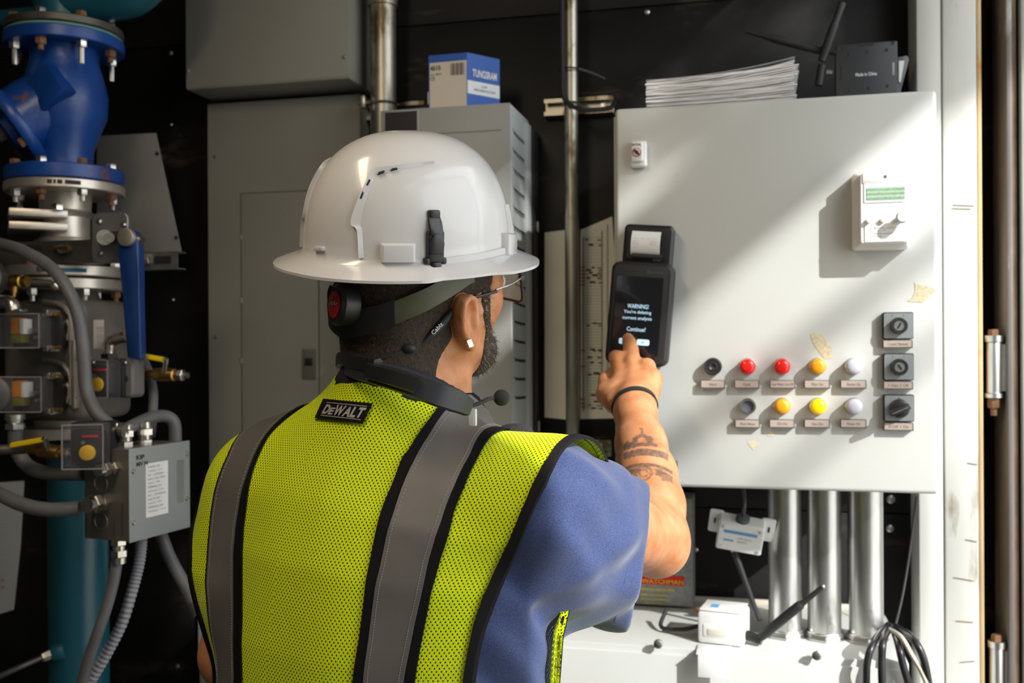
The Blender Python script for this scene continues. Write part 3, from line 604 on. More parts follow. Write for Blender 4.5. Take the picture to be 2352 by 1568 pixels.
sbt('MICROPROCESSORS', 1436, 1549, 1347, 1358, m_yel); sbt('100% AUTOMATIC', 1472, 1535, 1362, 1370, m_yel); sbt('SMOKE CONTROL', 1472, 1535, 1372, 1380, m_yel); sbt('PAT. 4,171,944', 1483, 1522, 1383, 1388, m_yel)
qa, qb = W(1545, 1176, 2.0595), W(1572, 1232, 2.0595)
fr = MB(); e = .0022
for x0_, x1_, z0_, z1_ in ((qa.x, qb.x, qa.z-e, qa.z), (qa.x, qb.x, qb.z, qb.z+e), (qa.x, qa.x+e, qb.z, qa.z), (qb.x-e, qb.x, qb.z, qa.z)): fr.box(x0_, 2.0588, z0_, x1_, 2.0598, z1_)
fr.build('yellow_frame', m_yel, sb)
x = MB(); put_text(x, 'DANGER 120', V((qb.x-.006, 2.058, qb.z+.006)), (0, 0, .045), (.004*1, 0, 0), .0003); x.build('lettering', m_yel, sb)
q = W(1507, 1308, 2.058); MB().lathe(q, (0, -1, 0), [(0, .016), (.004, .016), (.012, .013), (.016, .007), (.017, .001)], 24).build('pilot_lens', mat('amber_lens', (.70, .32, .02), .2, coat=.5), sb)
MB().cyl((W(1505, 1400, 2.09).x, 2.10, zb+.001), (W(1505, 1400, 2.09).x, 2.10, B.z), .0135).build('conduit_stub', m_zinc, sb)
# cables at the lower right
m_cab = mat('black_cable', (.016, .016, .018), .32)
for i, (pts, r, lab) in enumerate((([(2040, 1435, 1.95), (2010, 1470, 1.80), (1992, 1520, 1.77), (1990, 1600, 1.78)], .0062, 'black cable of the loop over the trough end, leftmost'),
        ([(2046, 1438, 1.95), (2030, 1465, 1.80), (2025, 1520, 1.775), (2027, 1600, 1.77)], .0065, 'black cable hanging straight down at the trough end'),
        ([(2058, 1440, 1.95), (2092, 1462, 1.80), (2120, 1510, 1.77), (2138, 1600, 1.78)], .0065, 'black cable arching to lower right corner beside the white post'),
        ([(2050, 1440, 1.95), (2062, 1475, 1.80), (2075, 1530, 1.775), (2095, 1600, 1.78)], .0062, 'black cable beneath the pale cord at trough end'))):
    o = MB().tube([W(*p) for p in pts], r, 10, 8).build('loose_cable', m_cab); tag(o, lab, 'cable', 'cables hanging over the trough end')
o = MB().tube([W(2024, 1442, 1.93), W(2048, 1448, 1.86), W(2072, 1466, 1.79), W(2095, 1505, 1.772), W(2118, 1545, 1.77), W(2140, 1600, 1.77)], .0042, 8, 8).build('pale_cord', mat('cream_cord', (.55, .51, .42), .6)); tag(o, 'thin cream cord among the black cables at the trough end', 'cord')
o = MB().tube([W(2106, 1139, 2.03), W(2098, 1200, 2.04), W(2086, 1290, 2.03), W(2072, 1370, 2.0), W(2056, 1438, 1.96)], .0024, 8, 8).build('thin_wire', m_rubber); tag(o, 'thin black wire curving down beside the white post', 'wire')
# fixings on the black boards
for px, py, r in ((2046, 1146, .0085), (2044, 1213, .0075), (1486, 28, .006), (1598, 1262, .005), (393, 122, .006), (394, 286, .004), (398, 688, .004), (408, 1530, .006)):
    q = W(px, py, YW); o = MB().lathe(q+V((0, -.0003, 0)), (0, -1, 0), [(0, r), (.002, r), (.004, r*.55), (.0042, r*.2)], 14).build('wall_screw', m_steel)
    o.parent = wall
# ------------------------------------------------------------------ grey cabinets in the middle
def flatbox(name, lab, cat, x0, x1, z0, z1, yf, yb, m, bev=.003):
    t = thing(name, lab, cat, ((x0+x1)/2, (yf+yb)/2, z0)); MB().box(x0, yf, z0, x1, yb, z1, bev).build('cabinet_body', m, t); return t
def screw_on(t, px, py, Y, r=.0042, nm='screw', m=None):
    q = W(px, py, Y); return MB().lathe(q, (0, -1, 0), [(0, r), (.0015, r), (.004, r*.6), (.0042, r*.2)], 14).build(nm, m or m_steel, t)
yt = 2.0
x0, x1, z0 = W(427, 100, yt).x, W(802, 100, yt).x, (W(428, 207, yt).z+W(802, 179, yt).z)/2
t = flatbox('upper_cabinet', 'grey sheet steel cabinet up at the ceiling above the tall grey panel', 'cabinet', x0, x1, z0, 2.748, yt, YW-.001, m_gry)
MB().box(x0+.001, yt-.0016, z0+.004, x1-.001, yt-.0003, 2.746, .0008).build('cover', m_gry, t)
screw_on(t, 432, 163, yt-.0016); screw_on(t, 792, 131, yt-.0016)
yt = 2.09
x0, x1 = W(477, 500, yt).x, W(823, 300, yt).x; z1 = (W(477, 238, yt).z+W(823, 216, yt).z)/2
t = flatbox('tall_panel', 'tall grey electrical panel with a hinged door behind the hard hat', 'cabinet', x0, x1+.005, .35, z1, yt, YW-.001, m_gry)
xd0, xd1, zd = W(555, 600, yt).x, W(733, 700, yt).x, W(640, 441, yt).z
MB().box(x0+.002, yt-.0014, .352, x1+.003, yt-.0003, z1-.002, .0007).build('cover', m_gry, t)
sm_ = MB().box(xd0-.0012, yt-.0018, .5, xd0+.0006, yt-.0013, zd).box(xd1-.0008, yt-.0018, .5, xd1+.0012, yt-.0013, zd).box(xd0, yt-.0018, zd-.0006, xd1, yt-.0013, zd+.0010)
sm_.build('door_seam', mat('seam_dark', (.04, .04, .035), .7), t)  # dark strips laid along the door joint
MB().box(xd0+.001, yt-.0026, .5, xd1-.001, yt-.0014, zd-.001, .0008).build('panel_door', m_gry, t)
for py in (545, 690, 828):
    q = W(556, py, yt); MB().cyl((q.x, yt-.003, q.z-.006), (q.x, yt-.003, q.z+.006), .0022, n=10).build('hinge', m_gry, t)
qa, qb = W(697, 802, yt), W(727, 870, yt)
la = MB().box(qa.x, yt-.007, qb.z, qb.x, yt-.0026, qa.z, .0012).build('latch', mat('latch_grey', (.13, .12, .11), .5), t)
MB().box(qa.x+.006, yt-.0076, (qa.z+qb.z)/2-.004, qb.x-.006, yt-.0071, (qa.z+qb.z)/2+.014, .0004).build('latch_slot', m_black, la)
for px, py in ((495, 360), (497, 774), (803, 338)): screw_on(t, px, py, yt-.0016, .004)
# neighbouring grey panel between the tall panel and the drive
# ------------------------------------------------------------------ drive cabinet
yd = 1.93
x0, x1 = W(873, 300, yd).x, W(1172, 300, yd).x; z1 = (W(875, 252, yd).z+W(1172, 235, yd).z)/2; zd0 = zTop+.0008
t = flatbox('drive_cabinet', 'light grey drive cabinet with slotted side behind the hard hat', 'drive', x0, x1, zd0, z1, yd+.004, 2.10, m_drive, .005)
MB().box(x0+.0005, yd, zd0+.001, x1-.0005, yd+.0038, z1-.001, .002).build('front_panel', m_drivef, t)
qa, qb = W(882, 256, yd), W(962, 303, yd)
MB().box(qa.x, yd-.0016, qb.z, qb.x, yd-.0002, qa.z, .0006).build('display_frame', m_drivef, t); MB().box(qa.x+.003, yd-.0022, qb.z+.003, qb.x-.003, yd-.0017, qa.z-.003).build('display_window', mat('dark_window', (.022, .019, .022), .3), t)
q0, q1 = W(985, 308, yd), W(1152, 299, yd); MB().box(q0.x, yd-.0006, q0.z-.0008, q1.x, yd-.0002, q0.z+.0008).build('groove', mat('groove_grey', (.16, .16, .15), .6), t)
m_slot = mat('slot_black', (.006, .006, .006), .8)
for k in range(15):
    z = W(1172, 290+44.2*k, yd).z-.004
    if z < zd0+.05: break
    P = []
    pts = [(yd+.018, z+.0045), (yd+.03, z+.001), (yd+.075, z-.0015), (yd+.125, z-.003), (yd+.125, z-.0085), (yd+.07, z-.007), (yd+.035, z-.004)]
    MB().prism([V((x1-.0002, y, zz)) for y, zz in pts], (.0006, 0, 0)).build('vent_slot', m_slot, t)
    MB().prism([V((x1+.0003, y, zz)) for y, zz in ((yd+.030, z-.0055), (yd+.07, z-.0085), (yd+.125, z-.0100), (yd+.125, z-.0086), (yd+.07, z-.0071), (yd+.035, z-.0041))], (.0018, 0, 0)).build('vent_lip', m_drive, t)
MB().box(x1-.004, 2.062, zd0, x1+.006, 2.10, z1-.012, .003).build('rear_flange', m_drive, t)
MB().box(x0+.02, 2.1005, zd0, x1+.012, 2.14, z1-.02).build('heat_sink', mat('heatsink', (.05, .05, .05), .5, .5), t)
for py in (520, 980):
    q = W(1243, py, 2.11); MB().box(x1+.0121, 2.112, q.z-.012, x1+.018, 2.122, q.z+.012, .002).build('clip', m_steel, t)
# blue and white lamp carton on the drive
E = W(1073, 236, 1.955); ez = z1
L_ = W(987, 243, 1.965); R_ = W(1135, 237, 2.02)
cn = V((E.x, 1.955, ez+.0008)); vx = V((L_.x-E.x, .010, 0)); vy = V((R_.x-E.x, .062, 0)); hC = W(1073, 121, 1.955).z-ez
vx.normalize(); vy = V((-vx.y*-1, 0, 0)) if False else V((vx.y, -vx.x, 0)) ; vy = V((.0, 1, 0)) if vy.y < 0 else vy
vx = V((L_.x-E.x, .004, 0)); vyd = V((.052, .066, 0))
bx = thing('lamp_carton', 'small blue and white lamp carton standing on top of the drive cabinet', 'box', cn+vx*.5+vyd*.5)
m_cblue = mat('carton_blue', (.012, .10, .46), .45); m_cwhite = mat('carton_cream', (.74, .66, .55), .6); m_cw2 = mat('carton_white', (.80, .82, .84), .5)
MB().prism([cn, cn+vx, cn+vx+vyd, cn+vyd], (0, 0, hC)).build('carton', m_cblue, bx)
exl, exr = -vx, vyd
nl = (exl.normalized()).cross(ZUP); nr_ = exr.normalized().cross(ZUP)
def cq(o, ex_, u0, u1, v0, v1, n_, lift): a_ = o+ex_*u0+ZUP*(hC*v0)+n_*lift; b_ = o+ex_*u1+ZUP*(hC*v0)+n_*lift; c_ = o+ex_*u1+ZUP*(hC*v1)+n_*lift; d_ = o+ex_*u0+ZUP*(hC*v1)+n_*lift; return [a_, b_, c_, d_]
MB().prism(cq(cn+vx, exl, .03, .99, .0, .86, nl, .0002), nl*.0006).build('cream_label', m_cwhite, bx)
MB().prism(cq(cn, exr, .01, .99, .26, .50, nr_, .0002), nr_*.0005).build('white_band', m_cw2, bx)
MB().prism(cq(cn+vx, exl, -.03, .0, .12, .34, nl, -.004), nl*.003).build('flap', m_cw2, bx)
bc = MB()
for k in range(11):
    u = .58+k*.033; bc.prism(cq(cn+vx, exl, u, u+.008+.014*((k*7) % 3)/2, .60, .82, nl, .0010), nl*.0003)
bc.build('bar_code', m_print, bx)
x = MB(); tl_ = cn+vx+exl*.05+ZUP*(hC*.80)+nl*.001; put_text(x, '4515', tl_, exl*.27, -ZUP*(hC*.085), .0004, .03); put_text(x, 'mm  80W', tl_-ZUP*(hC*.14), exl*.30, -ZUP*(hC*.035), .0004); put_text(x, 'CE', tl_-ZUP*(hC*.20), exl*.12, -ZUP*(hC*.065), .0004); x.build('lettering', m_print, bx)
x = MB(); put_text(x, 'TUNGSRAM', cn+exr*.16+ZUP*(hC*.72)+nr_*.0006, exr*.74, -ZUP*(hC*.14), .0005, .03); x.build('brand_lettering', m_cw2, bx)
x = MB(); put_text(x, 'LAMP', cn+exr*.42+ZUP*(hC*.44)+nr_*.0008, exr*.18, -ZUP*(hC*.035), .0005); put_text(x, 'HALOGEN 6V 30W', cn+exr*.2+ZUP*(hC*.37)+nr_*.0008, exr*.66, -ZUP*(hC*.045), .0005); x.build('band_lettering', mat('ink_blue', (.05, .08, .25), .6), bx)
# ------------------------------------------------------------------ gas train at the left
YG = 1.74
m_vblue = mat('valve_blue', (.0045, .047, .23), .36, var=.25, vscale=9, wear=(.13, .05, .018), wscale=13, wthr=.63, bump=.3, bscale=70)
m_teal = mat('teal_paint', (.008, .078, .112), .34, var=.15, vscale=6, bump=.15)
m_alu = mat('cast_aluminium', (.60, .55, .48), .42, .85, var=.15, vscale=20)
m_cast = mat('cast_grey', (.17, .155, .135), .5, .4, var=.25, vscale=14, bump=.4, bscale=60)
m_dkst = mat('dark_steel', (.10, .095, .085), .5, .7, var=.3, vscale=16)
m_brass = mat('brass', (.42, .25, .07), .38, 1, var=.3, vscale=20)
m_clear = mat('clear_cover', (.35, .34, .36), .06, alpha=.11)
m_hand = mat('yellow_grip', (.80, .58, .0), .45)
m_flex = mat('flexible_conduit_grey', (.13, .13, .135), .5, var=.2, vscale=20)
m_fit = mat('nickel_fitting', (.66, .63, .56), .28, 1, var=.2, vscale=40)
gx = W(150, 400, YG).x
def gz(py): return W(150, py, YG).z
def gc(py, dx=0): return V((gx+dx, YG, gz(py)))
def flange(t, nm, py0, py1, r, m, n=40):
    a = gc(py1); b = gc(py0); L_ = b.z-a.z; return MB().lathe(a, ZUP, [(0, r-.002), (.002, r), (L_-.002, r), (L_, r-.002)], n).build(nm, m, t)
def bolts(t, py0, py1, rad, r, k=8, m0=m_rust, m1=m_steel, ph=.2, tail=0):
    for i in range(k):
        an_ = 2*pi*i/k+ph; x_, y_ = math.cos(an_)*rad, math.sin(an_)*rad
        a = gc(py1)+V((x_, y_, 0)); b = gc(py0)+V((x_, y_, 0))
        MB().hexa(b, ZUP, r, .012).build('bolt_head', m0 if i % 3 else m1, t); MB().hexa(a, -ZUP, r, .013).cyl(a-V((0, 0, .013)), a-V((0, 0, .024+tail*(i % 2))), r*.5, n=8).build('nut', m1 if i % 3 else m0, t)
# teal pipework at the top
tp = thing('teal_tee', 'teal painted pipe tee coming down from the ceiling above the blue valve', 'pipe', gc(84))
MB().lathe(gc(84), ZUP, [(0, .056), (.05, .056), (.062, .059), (.068, .056), (.26, .056)], 32).build('pipe', m_teal, tp)
zt2 = gz(20)
MB().tube([gc(10), gc(10)+V((.09, 0, .01)), gc(10)+V((.155, .0, .02)), gc(10)+V((.20, 0, .07)), gc(10)+V((.21, 0, .16))], .052, 24, 6).build('elbow', m_teal, tp)
MB().tube([gc(28)+V((-.045, 0, 0)), gc(28)+V((-.9, .0, 0))], .017, 16, 0).build('side_branch', m_teal, tp)
MB().box(gx+.175, YG-.06, gz(20), gx+.187, YG-.05, gz(-40), .002).build('yellow_strip', m_hand, tp)
flange(tp, 'companion_flange', 66, 84, .112, m_dkst)
# blue strainer
st = thing('strainer_valve', 'blue painted cast strainer valve between two bolted flanges, upper left', 'valve', gc(424))
flange(st, 'top_flange', 92, 118, .113, m_vblue); flange(st, 'gasket', 85.5, 91.5, .110, mat('green_gasket', (.14, .30, .27), .7))
flange(st, 'bottom_flange', 392, 424, .112, m_vblue)
bolts(st, 66, 118, .094, .0105, 8, tail=.02); bolts(st, 392, 446, .094, .0105, 8)
def rad_body():
    b = MB()
    b.lathe(gc(118), -ZUP, [(0, .066), (.02, .064), (.05, .072), (.09, .082), (.13, .080), (.165, .066), (.20, .054), (.24, .052), (.275, .056), (.285, .06)], 36)
    return b
rad_body().build('body', m_vblue, st)
ax = V((-.62, -.52, -.58)).normalized(); s0 = gc(225)
MB().lathe(s0, ax, [(0, .07), (.06, .072), (.085, .070), (.10, .070)], 32).build('strainer_leg', m_vblue, st)
cov = MB().lathe(s0+ax*.1, ax, [(0, .092), (.004, .095), (.018, .095), (.022, .092), (.022, .05), (.034, .046), (.036, .001)], 32).build('strainer_cover', m_vblue, st)
for i in range(6):
    an_ = i*pi/3; u = ax.orthogonal().normalized(); w_ = ax.cross(u); MB().hexa(s0+ax*.122+(u*math.cos(an_)+w_*math.sin(an_))*.078, ax, .010, .010).build('cover_bolt', m_rust, cov)
MB().hexa(s0+ax*.136, ax, .018, .016).build('drain_plug', m_dkst, cov)
fr = frame(s0+V((.022, -.070, .0)), V((.8, -.05, .60)), V((-.5, 0, .85)))
MB().box(-.033, -.033, -.02, .033, .033, .018, .004, M=fr).build('boss_plate', m_vblue, st)
# aluminium flange, isolating valve with lever
bv = thing('butterfly_valve', 'aluminium isolating valve with long blue lever handle, left of the grey cabinets', 'valve', gc(604))
f1 = flange(bv, 'upper_flange', 426, 448, .113, m_alu); x = MB()
for k, (a0, a1) in enumerate(((-.98, -.90), (-.88, -.84), (-.82, -.74), (-.70, -.45))):
    rows = []
    for zz in (gz(432), gz(441)): rows.append([V((gx+math.cos(-pi/2+a+1.35)*.1135, YG+math.sin(-pi/2+a+1.35)*.1135, zz)) for a in np.linspace(a0, a1, 6)])
    x.grid(rows)
x.build('marker_writing', m_print, f1)
MB().lathe(gc(604), ZUP, [(0, .055), (.02, .050), (.045, .058), (.05, .046), (.09, .046), (.098, .056), (.104, .048), (gz(448)-gz(604), .050)], 32).build('neck', m_alu, bv)
for py in (508, 537): MB().box(-.052, -.052, gz(py), .052, .052, gz(py-17), .002, M=Matrix.Translation((W(118, 520, YG).x, YG-.040, 0)) @ Matrix.Rotation(math.radians(41), 4, 'Z')).build('square_flange', m_alu, bv)
MB().hexa(gc(492)+V((-.07, -.05, 0)), ZUP, .011, .012).build('bolt_head', m_fit, bv); MB().hexa(gc(492)+V((.03, -.062, 0)), ZUP, .011, .012).build('bolt_head', m_fit, bv)
YV = 1.62
pc = (W(252, 546, YV)); b = MB(); rplate(b, (pc.x, YV+.006, pc.z), .076, .094, .014, .006, .001); mp = b.build('mounting_plate', mat('plate_zinc', (.30, .30, .29), .4, .8, var=.15), bv)
for px, py in ((228, 508), (284, 516), (230, 582)): screw_on(bv, px, py, YV-.0005, .0055, 'plate_bolt')
MB().cyl(W(240, 545, YV), W(240, 545, YV-.022), .014).build('stem_nut', m_fit, bv); MB().cyl(W(251, 545, YV-.02), W(251, 545, YV-.045), .009).build('stem_end', m_fit, bv)
pv = W(294, 545, YV-.03)
hd = thing
P = [W(px, py, YV-.03) for px, py in ((268, 548), (273, 532), (290, 524), (309, 532), (316, 550), (317, 620), (323, 826), (291, 822), (283, 640), (272, 590))]
hl = MB().prism(P, (0, .020, 0), .004).build('lever', mat('lever_blue', (.005, .034, .15), .4, var=.15, vscale=15), bv)
MB().cyl(pv+V((0, .002, 0)), pv+V((0, -.010, 0)), .0165, bev=.002).build('pivot_cap', m_alu, bv)
MB().cyl(W(262, 545, YV-.01), pv+V((0, .005, 0)), .012).build('pivot_shaft', m_dkst, bv)
MB().cyl(W(316, 548, YV-.02), W(327, 552, YV-.02), .008).build('pivot_bolt', m_fit, bv)
# support rail across the train
zr = W(100, 580, 1.64).z
rl = thing('support_rail', 'dark steel support rail running behind the blue lever', 'rail', W(200, 600, 1.66))
xa_, xb_ = -2.299, W(214, 580, 1.64).x
MB().box(xa_, 1.64, zr-.022, xb_, 1.643, zr+.022).box(xa_, 1.643, zr+.019, xb_, 1.68, zr+.022).box(xa_, 1.643, zr-.022, xb_, 1.68, zr-.019).build('channel', m_dkst, rl)
for px in (75,): b = MB(); rplate(b, W(px, 570, 1.64), .04, .012, .005, .0006); b.build('slot', m_slot, rl)
q = W(150, 572, 1.64); MB().cyl(q, q+V((0, -.012, 0)), .009).build('rod_washer', m_fit, rl); MB().cyl(q+V((-.02, -.006, .002)), q+V((.018, -.012, 0)), .0045).build('threaded_rod', m_brass, rl)
r2 = thing('bracket_rail', 'short galvanised rail end right of the blue lever', 'rail', W(365, 610, 1.75))
xa_, xb_ = W(318, 598, 1.75).x, W(408, 598, 1.75).x; zz = W(365, 598, 1.75).z
MB().box(xa_, 1.75, zz-.0175, xb_, 1.752, zz+.0175).box(xa_, 1.752, zz+.015, xb_, 1.78, zz+.0175).box(xa_, 1.752, zz-.0175, xb_, 1.78, zz-.015).build('channel', mat('rail_grey', (.22, .22, .21), .45, .8, var=.3, vscale=30), r2)
b = MB(); rplate(b, W(373, 597, 1.75), .038, .016, .003, .0006); b.build('slot', m_slot, r2)
MB().cyl(W(320, 594, 1.748), W(345, 594, 1.748), .006).hexa(W(336, 594, 1.748), (1, 0, 0), .011, .010).build('bolt', m_fit, r2)
# grey sheet behind
P = [W(px, py, 2.02) for px, py in ((222, 312), (357, 305), (417, 583), (310, 590), (222, 590))]
gs = thing('backing_plate', 'slanted grey steel plate standing behind the blue valve', 'plate', W(330, 590, 2.02)); MB().prism(P, (0, .004, 0), .001).build('plate', mat('plate_paint', (.20, .19, .17), .6, var=.08, wear=(.1, .09, .07), wscale=12, wthr=.68), gs)
for px, py in ((300, 340), (340, 560)): q = W(px, py, 2.024); MB().cyl(q, V((q.x, YW+.001, q.z)), .008).build('standoff', m_dkst, gs)
for px, py in ((361, 353), (405, 546)): q = W(px, py, 2.019); MB().lathe(q, (0, -1, 0), [(0, .0045), (.001, .0045), (.0008, .001)], 12).build('hole', m_slot, gs)
# aluminium pair of flanges and the gas valve block
gv = thing('gas_valve', 'grey cast double gas valve block between flanges, lower left', 'valve', gc(980))
f2 = flange(gv, 'upper_flange', 616, 640, .115, m_alu); flange(gv, 'lower_flange', 644, 668, .112, m_alu)
x = MB()
for a0, a1, y0, y1, mi in ((.20, .24, 622, 633, 0), (.25, .27, 620, 635, 0), (.28, .34, 624, 633, 0)): x.grid([[V((gx+math.sin(a)*.1155, YG-math.cos(a)*.1155, gz(py))) for a in np.linspace(a0, a1, 4)] for py in (y1, y0)])
x.build('marker_writing', m_print, f2)
x = MB(); x.grid([[V((gx+math.sin(a)*.1155, YG-math.cos(a)*.1155, gz(py))) for a in np.linspace(.55, .98, 8)] for py in (633, 624)]); x.build('blue_tape', mat('tape_blue', (.02, .12, .22), .5), f2)
bolts(gv, 616, 668, .094, .010, 6, ph=.5)
MB().box(gx-.085, YG-.085, gz(960), gx+.098, YG+.085, gz(690), .022, seg=3).build('valve_body', m_cast, gv)
MB().lathe(gc(1000), ZUP, [(0, .10), (.02, .10), (.022, .06), (.06, .06)], 32).build('outlet_flange', m_alu, gv)
MB().lathe(gc(700), ZUP, [(0, .07), (.03, .058)], 28).build('inlet_neck', m_cast, gv)
yb_ = YG-.088
for y0, y1 in ((697, 870), (830, 930)):
    MB().tube([W(100, y0-4, yb_), W(135, y0+2, yb_), W(157, y0+22, yb_), W(163, y0+45, yb_), W(165, y1, yb_)], .0055, 8, 6, flat=1.2).build('rib', m_alu, gv)
MB().box(W(170, 800, yb_).x-.004, yb_-.006, gz(930), W(170, 800, yb_).x+.006, yb_+.01, gz(780), .002).build('rib', m_alu, gv)
for py in (745, 890):
    q = W(152, py, yb_); MB().tube([q+V((-.006, -.002, .012)), q+V((.006, -.002, .004)), q+V((.008, -.002, -.012)), q+V((.002, -.002, -.030))], .004, 8, 5).build('clip', m_alu, gv)
b = MB(); rplate(b, W(227, 767, yb_+.001), .022, .054, .001, .0006); b.build('white_label', m_paper, gv)
x = MB()
for k in range(5): put_text(x, 'EN 161 CE', V((W(235, 0, yb_).x-.001-.0035*k, yb_-.0003, gz(798))), (0, 0, .040), (-.0022*-1, 0, 0), .0004)
x.build('label_lettering', mat('grey_ink', (.30, .31, .34), .8), gv)
MB().tube([W(250, 822, YG-.10), W(250, 800, YG-.10), W(256, 782, YG-.10), W(290, 772, YG-.095)], .0115, 14, 6).build('elbow', m_fit, gv)
MB().hexa(W(250, 826, YG-.10), ZUP, .015, .012).build('elbow_nut', m_black, gv)
# clear-covered switch boxes
def clearbox(nm, lab, cx, cy, w_, h, Y, yaw_, inner):
    c = W(cx, cy, Y); M = Matrix.Translation(c) @ Matrix.Rotation(yaw_, 4, 'Z'); t = thing(nm, lab, 'switch', c-V((0, 0, h/2)))
    MB().box(-w_/2, .0, -h/2, w_/2, .05, h/2, .004, M).build('base', m_black, t)
    MB().box(-w_/2, -.042, -h/2, w_/2, -.0005, h/2, .006, M, 3).build('clear_cover', m_clear, t)
    e = .0022; f = MB()
    for (a0, b0, a1, b1) in ((-w_/2, h/2-e, w_/2, h/2), (-w_/2, -h/2, w_/2, -h/2+e), (-w_/2, -h/2, -w_/2+e, h/2), (w_/2-e, -h/2, w_/2, h/2)): f.box(a0, -.0432, b0, a1, -.0422, b1, M=M)
    f.build('cover_rim', mat('cover_rim', (.30, .27, .28), .25), t); inner(t, M); return t
def in_act(t, M):
    MB().box(-.024, -.030, -.006, -.006, -.004, .024, .002, M).build('orange_coil', mat('orange_plastic', (.62, .22, .01), .45), t)
    MB().box(-.0055, -.031, -.006, .003, -.004, .022, .001, M).build('white_terminal', m_whitep, t)
    MB().box(-.024, -.030, -.022, -.002, -.004, -.0065, .002, M).build('green_terminal', mat('olive_terminal', (.16, .15, .02), .5), t)
    MB().cyl(M @ V((.018, -.004, -.012)), M @ V((.018, -.022, -.012)), .003).cyl(M @ V((.010, -.004, .0)), M @ V((.010, -.020, .0)), .0045).build('terminal_screw', m_steel, t)
    for sz in (-1, 1):
        MB().box(.032, -.02, sz*.033-.006, .044, .02, sz*.033+.006, .002, M).build('cover_latch', m_fit, t); MB().cyl(M @ V((.046, 0, sz*.030)), M @ V((.056, 0, sz*.030)), .004).build('latch_screw', m_brass, t)
clearbox('valve_actuator', 'clear covered actuator with orange coil, upper of two at the left edge', 74, 760, .082, .064, 1.597, .12, in_act)
clearbox('valve_actuator', 'clear covered actuator with orange coil, lower of two at the left edge', 76, 903, .082, .066, 1.597, .16, in_act)
def in_ps(red):
    def f(t, M):
        MB().lathe(M @ V((.006, -.034, -.010)), M.to_3x3() @ V((0, -1, 0)), [(0, .0125), (.006, .0125), (.007, .011)], 24).build('yellow_dial', mat('dial_yellow', (.80, .46, .01), .45), t)
        MB().box(-.022, -.030, -.026, .026, -.004, .026, .003, M).build('mechanism', mat('mechanism_black', (.02, .02, .022), .45), t)
        MB().box(-.004, -.034, .014, .022, -.0305, .018, .001, M).build('red_pointer', mat('pointer_red', (.55, .02, .015), .5), t)
        MB().cyl(M @ V((-.002, -.0305, .006)), M @ V((-.002, -.034, .006)), .003).build('terminal_screw', m_steel, t)
    return f
c1 = clearbox('pressure_switch', 'clear covered pressure switch with yellow dial right of lever, upper of two', 245, 868, .066, .070, 1.60, .0, in_ps(0))
q = W(300, 868, 1.625); b = MB(); rplate(b, q+V((0, .02, 0)), .030, .072, .010, .035, .004); b.build('side_housing', mat('housing_grey', (.16, .15, .145), .5), c1); MB().cyl(q+V((.0, -.014, 0)), q+V((.0, -.018, 0)), .006).build('port', m_dkst, c1)
for px, py in ((207, 823), (215, 832), (288, 832), (214, 906)): screw_on(c1, px, py, 1.578, .004, 'corner_screw')
c2 = clearbox('pressure_switch', 'clear covered pressure switch with red pointer above the grey junction box', 208, 1020, .066, .074, 1.45, .35, in_ps(1))
MB().cyl(W(190, 1083, 1.50), W(240, 1078, 1.50), .012).build('port_fitting', m_fit, c2)
# ------------------------------------------------------------------ junction box
JA, JB, JC, JD = W(289, 1030, 1.46), W(432, 1001, 1.60), W(438, 1180, 1.60), W(303, 1246, 1.46)
ec = V(((JA.x+JD.x)/2, 1.46, 0)); zt3, zb3 = JA.z-.002, JD.z+.001
er = V((JB.x-ec.x, .19, 0)); er = er.normalized()*.150
el = V((-er.y, er.x, 0)).normalized()*.095
jb = thing('junction_box', 'grey steel junction box with paper label and conduit fittings, lower left', 'junction box', (ec.x, 1.5, zb3))
o_ = V((ec.x, 1.46, zb3)); hJ = zt3-zb3
m_jb = mat('junction_box_grey', (.30, .32, .315), .5, .2, var=.06); m_jl = mat('junction_side_shade', (.22, .20, .18), .45, .6, var=.15)  # body toned darker than the lit cover, shade put into the colour
MB().prism([o_, o_+er, o_+er+el, o_+el], (0, 0, hJ), .0015).build('box_body', m_jl, jb)
nf = er.normalized().cross(ZUP); nl2 = el.normalized().cross(-ZUP)
def jq(u, v): return o_+er*u+ZUP*(hJ*v)
lid = MB().prism([jq(-.01, -.01)+nf*.0004, jq(1.01, -.01)+nf*.0004, jq(1.01, 1.01)+nf*.0004, jq(-.01, 1.01)+nf*.0004], nf*.0018, .0006).build('cover', m_jb, jb)
lb = MB().prism([jq(.25, .22)+nf*.0023, jq(.62, .22)+nf*.0023, jq(.62, .82)+nf*.0023, jq(.25, .82)+nf*.0023], nf*.0003).build('paper_label', m_paper, jb)
x = MB()
for k in range(12): put_text(x, ('WIRING 24V', 'Terminal 1 2 3 4', 'N.C.  COMMON', 'rated 10A 250V', 'type 3R')[k % 5], jq(.28, .79-.045*k)+nf*.003, er*(.20+.03*((k*5) % 4)), -ZUP*(hJ*.022), .0003)
x.build('label_print', mat('grey_ink', (.30, .31, .34), .8), jb)
x = MB(); put_text(x, 'KIP', jq(.10, .93)+nf*.0024, er*.13, -ZUP*(hJ*.05), .0004, .03); put_text(x, 'MV N', jq(.10, .855)+nf*.0024, er*.18, -ZUP*(hJ*.05), .0004, .03); x.build('marker_writing', m_print, jb)
MB().prism([jq(.78, .30)+nf*.0023, jq(.90, .30)+nf*.0023, jq(.90, .80)+nf*.0023, jq(.78, .80)+nf*.0023], nf*.0003).build('grey_sticker', mat('faded_sticker', (.17, .18, .165), .6, var=.15), jb)
for u, v in ((.05, .76), (.05, .20), (.95, .86), (.95, .33)): MB().lathe(jq(u, v)+nf*.0022, nf, [(0, .0042), (.0015, .0042), (.0035, .0025), (.0037, .001)], 12).build('cover_screw', m_fit, jb)
def js(u, v): return o_+el*u+ZUP*(hJ*v)
